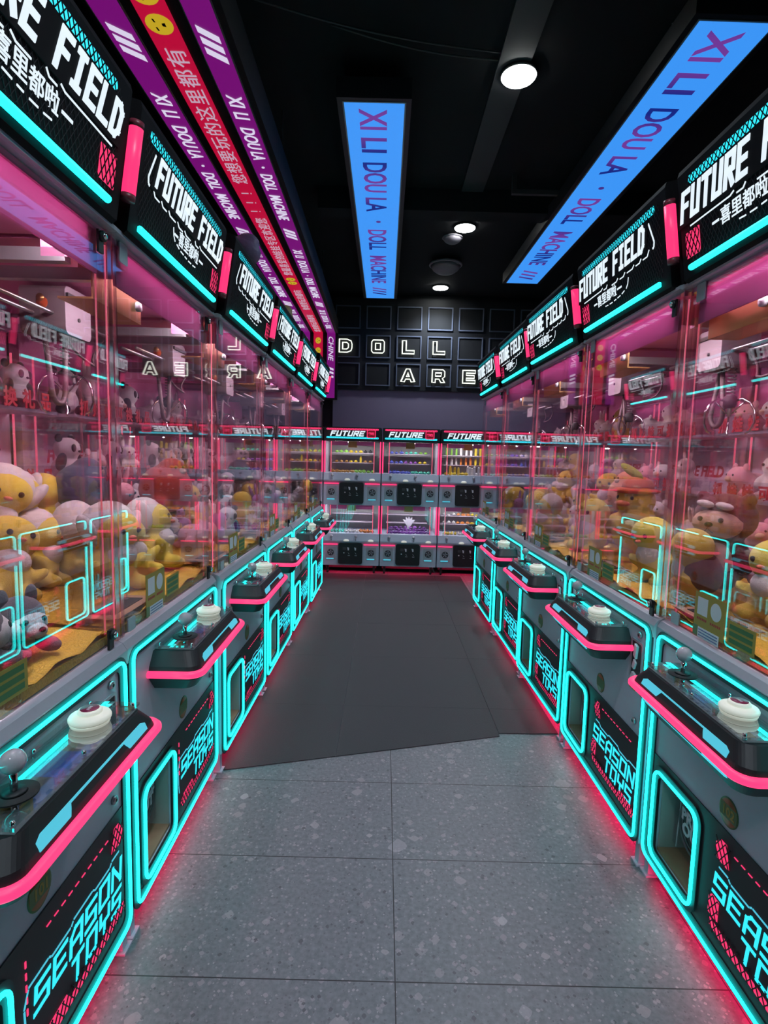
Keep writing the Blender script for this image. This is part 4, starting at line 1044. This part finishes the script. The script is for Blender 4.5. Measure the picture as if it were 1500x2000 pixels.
def make_double():
    r = empty('double_deck_machine')
    for nm, z0, z1, z in (('lower_cabinet', .10, .47, .47), ('upper_cabinet', .80, 1.165, 1.165)): part(r, nm, 'nb' + nm, n_one(n_body, z0, z1, z), M['grey'])
    part(r, 'back_cover', 'nbk', lambda: MB().box(-W2 / 2 + .003, W2 / 2 - .003, .601, .61, .10, 1.68), M['black'])
    h = part(r, 'header', 'nh', n_header); part(h, 'lettering', 'nl', n_letters, M['white_sign'], 'glowing white lettering'); part(h, 'sign_strips', 'ns', n_hsign)
    for t, (z0, z1) in enumerate(((.120, .360), (.82, 1.055))): part(r, 'coin_panel', 'npd%d' % t, n_one(n_pad, z0, z1, z1))
    for z in (.345, 1.045):
        for u0, u1 in ((.012, .175), (.475, W2 - .012)): part(r, 'pink_light_bar', 'nbp%.3f%.3f' % (z, u0), n_one(n_bar, u0, u1, z, .012, .0065), M['pink'])
    for z in (.175, .865):
        for u0, u1 in ((.045, .13), (.515, .60)): part(r, 'cyan_light_bar', 'nbc%.3f%.3f' % (z, u0), n_one(n_bar, u0, u1, z, .004, .006), M['cyan_soft'])
    for z in (.245, .945):
        for u in (.095, .56): part(r, 'speaker', 'nsp%.3f%.3f' % (z, u), n_one(n_speaker, z, u))
    for z in (.415, 1.112):
        for u in (.275, .555): part(r, 'push_button', 'nbt%.3f%.3f' % (z, u), n_one(n_button, z, u))
        for u in (.105, .385): part(r, 'joystick', 'njs%.3f%.3f' % (z, u), n_one(n_stick, z, u))
    for t, (z0, z1) in enumerate(((.47, .80), (1.165, 1.525))):
        part(r, 'window', 'nw%d' % t, lambda: MB().box(-W2 / 2 + .06, W2 / 2 - .06, .004, .008, z0, z1), M['side_glass'])
        part(r, 'lining', 'ni%d' % t, n_one(n_inside, z0, z1)); part(r, 'interior_light', 'nli%d' % t, lambda: MB().box(-.22, .22, .18, .21, z1 - .010, z1 - .003), M['led_white'])
        for u in (.012, W2 - .012): part(r, 'edge_light', 'nle%d%.3f' % (t, u), n_one(n_led, u, z0, z1, .008, .0075), M['pink'])
        for u in (.083, W2 - .083): part(r, 'window_light', 'nlw%d%.3f' % (t, u), n_one(n_led, u, z0, z1, .014, .0042), M['pink_led'])
    for z, y0, y1 in ((1.395, .30, .50), (1.28, .30, .50), (.665, .36, .52), (.565, .36, .52)):
        part(r, 'shelf', 'nsv%.3f' % z, lambda: MB().box(-.26, .24, y0, y1, z - .006, z), M['inside_pale'])
    part(r, 'base', 'nba', n_base); part(r, 'underglow', 'nu', n_under, M['pink_under2'])
    return r
YB = 6.2
dd = make_double(); doubles = []
dn = ['behind the left row end', 'left of the aisle end', 'middle of the aisle end', 'right of the aisle end', 'behind the right row end']
for i in range(5):
    o = dd if i == 0 else copy_tree(dd)
    o.location = (-.369 - .66 + .66 * i, YB, 0); o.rotation_euler = (0, 0, 0)
    tag(o, f'low two-tier claw machine with FUTURE header and pink light bars, {dn[i]}', 'claw machine', 'double deck machines across the aisle end')
    doubles.append(o)
# their small prizes, each a thing of its own
def c_mat(n, c): return mat(n, c, .35)
PC = {'green': (.25, .55, .08), 'yellow': (.75, .60, .05), 'brown': (.40, .22, .05), 'blue': (.08, .12, .50), 'purple': (.16, .05, .26), 'teal': (.08, .55, .38), 'white': (.7, .7, .68), 'orange': (.7, .25, .05), 'black': (.03, .03, .03), 'violet': (.30, .10, .45)}
pm = {k: c_mat('packet_' + k, c) for k, c in PC.items()}
shp = {}
def packet(kind, colr):
    key = (kind, colr)
    if key not in shp:
        b = MB()
        if kind == 'pouch': b.ell((0, 0, .014), (.024, .016, .014), seg=10, rings=6); b.box(-.006, .006, -.004, .004, .024, .036)
        elif kind == 'bar': b.box(-.012, .012, -.008, .008, 0, .075); b.ell((0, 0, .08), (.012, .009, .014), seg=8, rings=5)
        else: b.prism(rrect(-.022, .022, 0, .020, .005, 2), -.015, .015, lambda a, c, d: (a, d, c)); b.ell((0, 0, .02), (.014, .012, .006), seg=8, rings=5)
        shp[key] = b.mesh({'pouch': 'toy_pouch', 'bar': 'toy_wand', 'box': 'toy_packet'}[kind], pm[colr])
    return shp[key]
NM = {'pouch': 'toy_pouch', 'bar': 'toy_wand', 'box': 'toy_packet'}
mn = {0: 'behind left row', 1: 'at aisle end left', 2: 'at aisle end middle', 3: 'at aisle end right', 4: 'behind right row'}
rr = random.Random(11)
def row(mi, z, y, kinds, cols, n, x0, x1, where, tilt=.5, lean=0):
    for i in range(n):
        kd = rr.choice(kinds); c = cols[int(i * len(cols) / n)]
        o = bpy.data.objects.new(NM[kd], packet(kd, c)); COL.objects.link(o)
        ox = doubles[mi].location.x
        o.location = (ox + x0 + (x1 - x0) * (i + .5) / n + rr.uniform(-.004, .004), YB + y + rr.uniform(-.015, .015), z); o.rotation_euler = (0, lean, rr.uniform(-tilt, tilt)); s = rr.uniform(.85, 1.15); o.scale = (s, s, s)
        tag(o, f'small {c} toy {kd if kd != "bar" else "wand"} {where}, machine {mn[mi]}', 'toy', f'small {c} {kd} toys {where} of the two-tier machine {mn[mi]}')
def tier(mi, top, mid, bot, low, low_pile):
    row(mi, 1.395, .36, *top, 8, -.24, .22, 'on top shelf'); row(mi, 1.28, .36, *mid, 8, -.24, .22, 'on second shelf')
    row(mi, 1.166, .14, *bot, 11, -.26, .25, 'on upper tier floor'); row(mi, 1.166, .22, *bot, 10, -.25, .25, 'on upper tier floor')
    if low: row(mi, .665, .42, *low, 8, -.24, .22, 'on high shelf of lower tier'); row(mi, .565, .42, *low, 8, -.24, .22, 'on low shelf of lower tier')
    for q, (zz, n) in enumerate(((.471, 12), (.471, 12), (.492, 10), (.51, 8))[: low_pile[2]]):
        row(mi, zz, .10 + .05 * q, low_pile[0], low_pile[1], n, -.26 + .01 * q, .26 - .01 * q, 'on lower tier floor', 1.5)
tier(1, (['pouch'], ['green', 'yellow', 'black']), (['pouch', 'bar'], ['brown', 'yellow', 'brown']), (['pouch'], ['brown', 'green']), None, (['pouch'], ['teal', 'white', 'orange'], 2))
tier(2, (['pouch'], ['blue', 'teal', 'green']), (['pouch'], ['blue', 'violet', 'yellow']), (['pouch'], ['blue', 'teal']), None, (['box', 'pouch'], ['purple', 'violet', 'purple'], 4))
tier(3, (['bar'], ['green', 'white', 'yellow']), (['bar'], ['white', 'orange', 'yellow']), (['bar', 'pouch'], ['yellow', 'white']), (['pouch', 'box'], ['white', 'orange', 'yellow']), (['pouch'], ['yellow', 'white', 'green'], 2))
tier(0, (['pouch'], ['yellow', 'green']), (['pouch'], ['brown', 'yellow']), (['pouch'], ['green', 'brown']), None, (['pouch'], ['yellow'], 2))
tier(4, (['pouch'], ['violet', 'white']), (['bar'], ['violet', 'blue']), (['pouch'], ['yellow', 'white']), None, (['box'], ['yellow', 'orange'], 2))
# a printed backdrop shape in the middle machine
b = MB().use(M['whitest']).prism([(.0, .52), (.03, .52), (.035, .58), (.09, .66), (.05, .655), (.055, .69), (.025, .665), (.015, .70), (.005, .665), (-.025, .69), (-.02, .655), (-.06, .66), (-.005, .58)], -.31, -.30, lambda a, c, d: (a, -d, c))
o = b.obj('flower_cutout'); o.location = (doubles[2].location.x, YB, -.045); tag(o, 'white flower cutout above purple toys in the middle two-tier machine', 'cutout')

# ------------------------------------------------------------------ back wall: framed squares and neon letters
fr_m = mat('square_frame', (0.13, 0.15, 0.22), 0.7); fp_m = mat('square_panel', (0.006, 0.006, 0.009), 0.7)
board = MB().box(-.675, 2.30, 6.93, 6.9995, 2.19, 3.30).obj('sign_board', mat('board_black', (0.009, 0.009, 0.013), .6)); tag(board, 'wide black board behind the framed squares on the back wall', 'board')
XC = [-.652 + .38 * i for i in range(8)]; ZR = [(2.925, 3.205), (2.575, 2.852), (2.237, 2.508)]
sq = MB().use(fr_m); WX = lambda a, c, d: (a, -d, c)
ring(sq, rrect(0, .308, 0, .278, .004, 1), rrect(.014, .294, .014, .264, .004, 1), 0, .016, WX); sq.use(fp_m).prism([(.014, .014), (.294, .014), (.294, .264), (.014, .264)], 0, .004, WX)
sqm = sq.mesh('square_frame')
LETTERS = {(1, 0): 'D', (1, 1): 'O', (1, 2): 'L', (1, 3): 'L', (2, 2): 'A', (2, 3): 'R', (2, 4): 'E', (2, 5): 'A'}
rown = ['top', 'middle', 'bottom']; coln = ['first', 'second', 'third', 'fourth', 'fifth', 'sixth', 'seventh', 'eighth']
CONT = {'D': [[(0, 0), (.62, 0), (.92, .12), (1, .35), (1, .65), (.92, .88), (.62, 1), (0, 1)], [(.26, .24), (.58, .24), (.72, .36), (.72, .64), (.58, .76), (.26, .76)]],
        'O': [[(.12, 0), (.88, 0), (1, .14), (1, .86), (.88, 1), (.12, 1), (0, .86), (0, .14)], [(.30, .26), (.70, .26), (.70, .74), (.30, .74)]],
        'L': [[(0, 0), (.95, 0), (.95, .24), (.30, .24), (.30, 1), (0, 1)]],
        'A': [[(-.05, 0), (.24, 0), (.32, .20), (.68, .20), (.76, 0), (1.05, 0), (.64, 1), (.36, 1)], [(.40, .40), (.60, .40), (.50, .70)]],
        'R': [[(0, 0), (.26, 0), (.26, .26), (.55, .26), (.70, 0), (1.0, 0), (.82, .32), (1, .46), (1, .86), (.86, 1), (0, 1)], [(.26, .50), (.70, .50), (.74, .74), (.26, .74)]],
        'E': [[(0, 0), (1, 0), (1, .22), (.28, .22), (.28, .39), (.92, .39), (.92, .61), (.28, .61), (.28, .78), (1, .78), (1, 1), (0, 1)]]}
lm = {}
for r_ in range(3):
    for c_ in range(8):
        o = bpy.data.objects.new('square_frame', sqm); COL.objects.link(o); o.location = (XC[c_], 6.9295, ZR[r_][0])
        ch = LETTERS.get((r_, c_))
        tag(o, f'grey square frame {"around a neon letter" if ch else "with black panel"}, {rown[r_]} row, {coln[c_]} from left', 'square frame', 'framed squares on the back wall')
        if ch:
            if ch not in lm:
                b = MB()
                for pl in CONT[ch]: b.tube([(-.078 + .156 * u, 0, -.078 + .156 * z) for u, z in pl], .0062, True, 8)
                lm[ch] = b.mesh('neon_letter', M['white_neon'])
            t = bpy.data.objects.new('neon_letter', lm[ch]); COL.objects.link(t); t.location = (XC[c_] + .150 - (.02 if c_ == 0 else 0), 6.905, (ZR[r_][0] + ZR[r_][1]) / 2)
            tag(t, f'white neon outline letter {ch} in the {rown[r_]} row, {coln[c_]} square from the left', 'neon letter', 'neon letters spelling DOLL AREA')

# ------------------------------------------------------------------ hanging backlit signs
blue = emat('blue_lightbox', (0.045, 0.30, 0.92), 1.0)
def letter_grad(name, a, bcol):
    m = bpy.data.materials.new(name); n, l, p = nt(m)
    tc = n.new('ShaderNodeTexCoord'); sp = n.new('ShaderNodeSeparateXYZ'); l.new(tc.outputs['Object'], sp.inputs[0])
    s1 = n.new('ShaderNodeMath'); s1.operation = 'SINE'; k = n.new('ShaderNodeMath'); k.operation = 'MULTIPLY'; k.inputs[1].default_value = 9.0
    l.new(sp.outputs['Y'], k.inputs[0]); l.new(k.outputs[0], s1.inputs[0])
    mr = n.new('ShaderNodeMapRange'); mr.inputs['From Min'].default_value = -.8; mr.inputs['From Max'].default_value = .8; l.new(s1.outputs[0], mr.inputs['Value'])
    mx = n.new('ShaderNodeMix'); mx.data_type = 'RGBA'; l.new(mr.outputs[0], mx.inputs['Factor']); mx.inputs['A'].default_value = (*a, 1); mx.inputs['B'].default_value = (*bcol, 1)
    p.inputs['Base Color'].default_value = (.01, .01, .01, 1); l.new(mx.outputs['Result'], p.inputs['Emission Color']); p.inputs['Emission Strength'].default_value = 1.0
    m.cycles.emission_sampling = 'NONE'; return m
bl_let = letter_grad('blue_sign_letters', (0.008, 0.02, 0.22), (0.16, 0.04, 0.30))
sign_black = mat('sign_casing', (0.012, 0.013, 0.018), .45)
def slashes(b, y, d0, d1, xf, w_, n=3, st=.075):
    for i in range(n): b.prism([(y + i * st, -w_), (y + i * st + .032, -w_), (y + i * st + .032 + .055, w_), (y + i * st + .055, w_)], d0, d1, xf)
def word(b, s, ya, yb, size, xb, bold, shear, d0, d1):
    vs, fs, wd_ = text_mesh(s, size, bold, shear); lo = min(v[0] for v in vs); st = (yb - ya) / (wd_ - lo)
    b.text(s, size, d0, d1, lambda a, c, d: (xb + c, ya + a - lo * st, d), stretch=st, bold=bold, shear=shear)
def blue_sign(loc, L_, rz, label):
    r = empty('hanging_sign', loc, rz); wd = .155
    r_c = MB().box(-wd - .035, wd + .035, -.035, L_ + .035, .0, .10).obj('casing', sign_black, r)
    MB().box(-wd - .008, wd + .008, -.008, L_ + .008, -.002, 0).obj('trim', mat('sign_trim', (.35, .36, .36), .4), r_c)
    MB().box(-wd, wd, 0, L_, -.004, -.002).obj('lit_panel', blue, r, 'glowing sky blue panel')
    b = MB(); xf = lambda a, c, d: (c, a, d)       # reads along +y, letter tops toward +x, seen from below
    y = .12
    k = L_ / 3.45
    for wd1, ya, yb in (('XI', .043, .224), ('LI', .302, .452), ('DOU', .565, .941), ('LA', 1.022, 1.236), ('DOLL', 1.563, 1.984), ('MACHINE', 2.130, 2.899)):
        word(b, wd1, ya * k, yb * k, .205, -.078, .0035, 0, -.006, -.0045)
    b.prism([(.004 + .018 * math.cos(i * PI / 8), 1.412 * k + .018 * math.sin(i * PI / 8)) for i in range(16)], -.006, -.0045, lambda a, c, d: (a, c, d))
    slashes(b, 3.054 * k, -.006, -.0045, lambda a, c, d: (c - .005, a, d), .073, st=.085)
    b.obj('lettering', bl_let, r)
    h = MB()
    for x in (-.12, .12):
        for yy in (.3, L_ - .3): h.tube([(x, yy, .10), (x, yy, CEIL - loc[2] - .0005)], .003, seg=6)
    h.obj('hanger', M['steel'], r)
    tag(r, label, 'sign', 'blue hanging signs'); return r
blue_sign((-.10, 2.965, 3.15), 3.42, 0.0, 'long blue lit ceiling sign reading XI LI DOU LA above the aisle')
blue_sign((1.385, 2.40, 3.15), 3.34, 0.012, 'long blue lit ceiling sign reading XI LI DOU LA above the right row')

# purple and red banner over the left row, turning down the back wall
purple = emat('purple_lightbox', (0.165, 0.004, 0.16), 1.0); purple_t = mat('banner_trim', (.28, .22, .28), .4)
redled = emat('red_led_screen', (0.55, 0.004, 0.045), .85); led_txt = emat('led_text', (0.55, 0.38, 0.50), .9, False); wl = emat('banner_letters', (0.72, 0.66, 0.85), .95, False)
emo = emat('emoji_yellow', (0.62, 0.42, 0.02), .85, False)
BZ = 2.85; Y0, Y1 = .9, 6.84
casing = empty('banner_bulkhead', (-.81, 0, BZ), .0060)
MB().box(-.235, .235, Y0, 6.93, .004, .16).box(-.235, .235, 6.875, 6.93, -.80, .004).obj('casing', mat('bulkhead_dark', (.007, .006, .008), .7), casing)
h = MB()
for yy in (1.4, 3.4, 5.6):
    for x in (-.18, .18): h.tube([(x, yy, .16), (x, yy, CEIL - BZ - .0005)], .004, seg=6)
h.obj('hanger', M['steel'], casing)
tag(casing, 'long dark bulkhead carrying the purple and red banners over the left machines', 'bulkhead')
def strip(x0, x1, m, name, label, texts, down=True):
    r = empty(name, (-.81, 0, BZ), .0060)
    MB().box(x0, x1, Y0, 6.868, -.002, .0035).box(x0, x1, 6.868, 6.8745, -.78, .0035).obj('lit_panel', m, r)
    if 'screen' not in name:
        MB().box(x0 - .004, x0 - .0002, Y0, 6.87, -.003, .0035).box(x1 + .0002, x1 + .004, Y0, 6.87, -.003, .0035).obj('edge_trim', purple_t, r)
    b = MB(); texts(b, (x0 + x1) / 2); b.obj('lettering', None if b.mats else wl, r)
    tag(r, label, 'banner', 'lit banners over the left machines'); return r
def ptext(b, xc):
    b.use(wl)
    for y0 in (.725, 2.435, 4.145, 5.79):
        for wd1, ya, yb in (('XI', 0, .085), ('LI', .115, .170), ('DOU', .228, .408), ('LA', .428, .500), ('DOLL', .642, .823), ('MACHINE', .877, 1.213)):
            if Y0 < y0 + ya and y0 + yb < 6.86: word(b, wd1, y0 + ya, y0 + yb, .088, xc - .031, .0012, .2, -.0045, -.0025)
        if y0 + .6 > Y0: b.prism([(xc + .008 * math.cos(i * PI / 8), y0 + .575 + .008 * math.sin(i * PI / 8)) for i in range(16)], -.0045, -.0025, lambda a, c, d: (a, c, d))
        if y0 < 5: slashes(b, y0 + 1.34, -.0045, -.0025, lambda a, c, d: (xc + c, a, d), .034, st=.052)
    # on the wall part: reads downward
    b.text('CHINE', .085, -.001, .001, lambda a, c, d: (xc - .031 + c, 6.866 + d, -.03 - a * 1.15), bold=.001, shear=.25)
    for i in range(3): b.prism([(-.40 - i * .045, -.034), (-.425 - i * .045, -.034), (-.45 - i * .045, .034), (-.425 - i * .045, .034)], -.001, .001, lambda a, c, d: (xc + c, 6.866 + d, a))
def face(b, xf, r):
    n = 20; b.use(emo).prism([(r * math.cos(2 * PI * i / n), r * math.sin(2 * PI * i / n)) for i in range(n)], 0, .0012, xf)
    b.use(M['black'])
    for s in (-1, 1): b.prism([(s * r * .40 - r * .16, r * .20), (s * r * .40 + r * .16, r * .26), (s * r * .40 + r * .16, r * .38), (s * r * .40 - r * .16, r * .32)], .0012, .002, xf)
    b.prism([(-r * .18, -r * .45), (r * .18, -r * .45), (r * .12, -r * .20), (-r * .12, -r * .20)], .0012, .002, xf)
def rtext(b, xc):
    # reads toward the camera with letter tops toward -x
    b.use(led_txt)
    def line(s, yfar, ynear, size):
        n = len(s)
        for i, ch in enumerate(s):
            yy = yfar + (ynear - yfar) * i / n; st = abs(yfar - ynear) / n / size * .95
            b.text(ch, size, -.0045, -.0028, lambda a, c, d, yy=yy: (xc + .035 - c, yy - a, d), stretch=st)
    line('您想要玩的这里都有', 3.19, 2.17, .088)
    for y in (3.30, 3.415, 3.53): b.box(xc - .028, xc + .012, y - .004, y + .004, -.0045, -.0028).box(xc + .024, xc + .030, y - .004, y + .004, -.0045, -.0028)
    line('您最喜爱的娃娃专区欢迎您', 4.72, 3.62, .08)
    line('你想要玩的都有', 5.80, 5.12, .08)
    line('您想要玩的都有', 6.78, 5.98, .08)
    for y in (1.66, 1.80, 1.94, 2.07, 4.83, 4.93): face(b, lambda a, c, d, y=y: (xc - .0 - c, y - a, -.0022 - d), .047 if y < 3 else .04)
    for z in (-.09, -.21, -.33): face(b, lambda a, c, d, z=z: (xc - c * .9, 6.867 - d, z + a), .038)
strip(-.213, -.108, purple, 'purple_banner', 'purple lit banner reading XI LI DOU LA, on the left side of the red screen', ptext)
strip(-.063, .050, redled, 'led_screen', 'red LED screen with pink Chinese characters and yellow emoji faces', rtext)
strip(.103, .203, purple, 'purple_banner', 'purple lit banner reading XI LI DOU LA, on the right side of the red screen', ptext)

# ------------------------------------------------------------------ downlights, speakers
def downlight(x, y, label, z=CEIL):
    r = empty('downlight', (x, y, z))
    MB().lathe([(.072, -.0005), (.098, -.004), (.096, -.012), (.090, -.014)], 32).obj('rim', mat('rim_dark', (.03, .03, .035), .4) if 'rim_dark' not in bpy.data.materials else bpy.data.materials['rim_dark'], r)
    MB().lathe([(.089, -.0145), (.084, -.0205)], 32).obj('lens', M['lamp'], r)
    ld = bpy.data.lights.new('downlight_beam', 'SPOT'); ld.shadow_soft_size = .05; ld.energy = DOWN_W; ld.color = (.76, .88, 1.0); ld.spot_size = math.radians(135); ld.spot_blend = .9
    lo = bpy.data.objects.new('downlight_beam', ld); COL.objects.link(lo); lo.parent = r; lo.location = (0, 0, -.075)
    return tag(r, label, 'downlight', 'round ceiling downlights')
zc = CEIL
downlight(.64, 3.02, 'round white ceiling downlight, nearest and largest of the three', CEIL - .02)
downlight(.642, 4.94, 'round white ceiling downlight beside the small ceiling speaker')
downlight(.60, 6.62, 'round white ceiling downlight, farthest, just above the framed squares')
for x, y, q in ((.1, .7, 'straight above the near end of the aisle'), (.6, -.8, 'over the aisle entrance, on the right'), (-.6, -1.1, 'over the aisle entrance, on the left')):  # extra downlights out of view, added to bring more light into the room
    downlight(x, y, 'added out-of-view ceiling downlight ' + q)
sp_m = mat('speaker_white', (.30, .27, .32), .55)
for (x, y, s, lb) in ((.557, 5.12, .55, 'small white bowl-shaped ceiling speaker beside a downlight'), (.565, 5.74, 1.0, 'large white bowl-shaped ceiling speaker, the farther of two')):
    r = empty('ceiling_speaker', (x, y, CEIL), 0)
    MB().lathe([(.05 * s, -.0005), (.05 * s, -.03 * s), (.165 * s, -.045 * s), (.17 * s, -.055 * s), (.16 * s, -.065 * s)], 32).obj('flange', sp_m, r)
    MB().lathe([(.155 * s, -.062 * s), (.13 * s, -.10 * s), (.09 * s, -.128 * s), (.04 * s, -.14 * s)], 32).obj('bowl', sp_m, r)
    tag(r, lb, 'ceiling speaker', 'ceiling speakers')
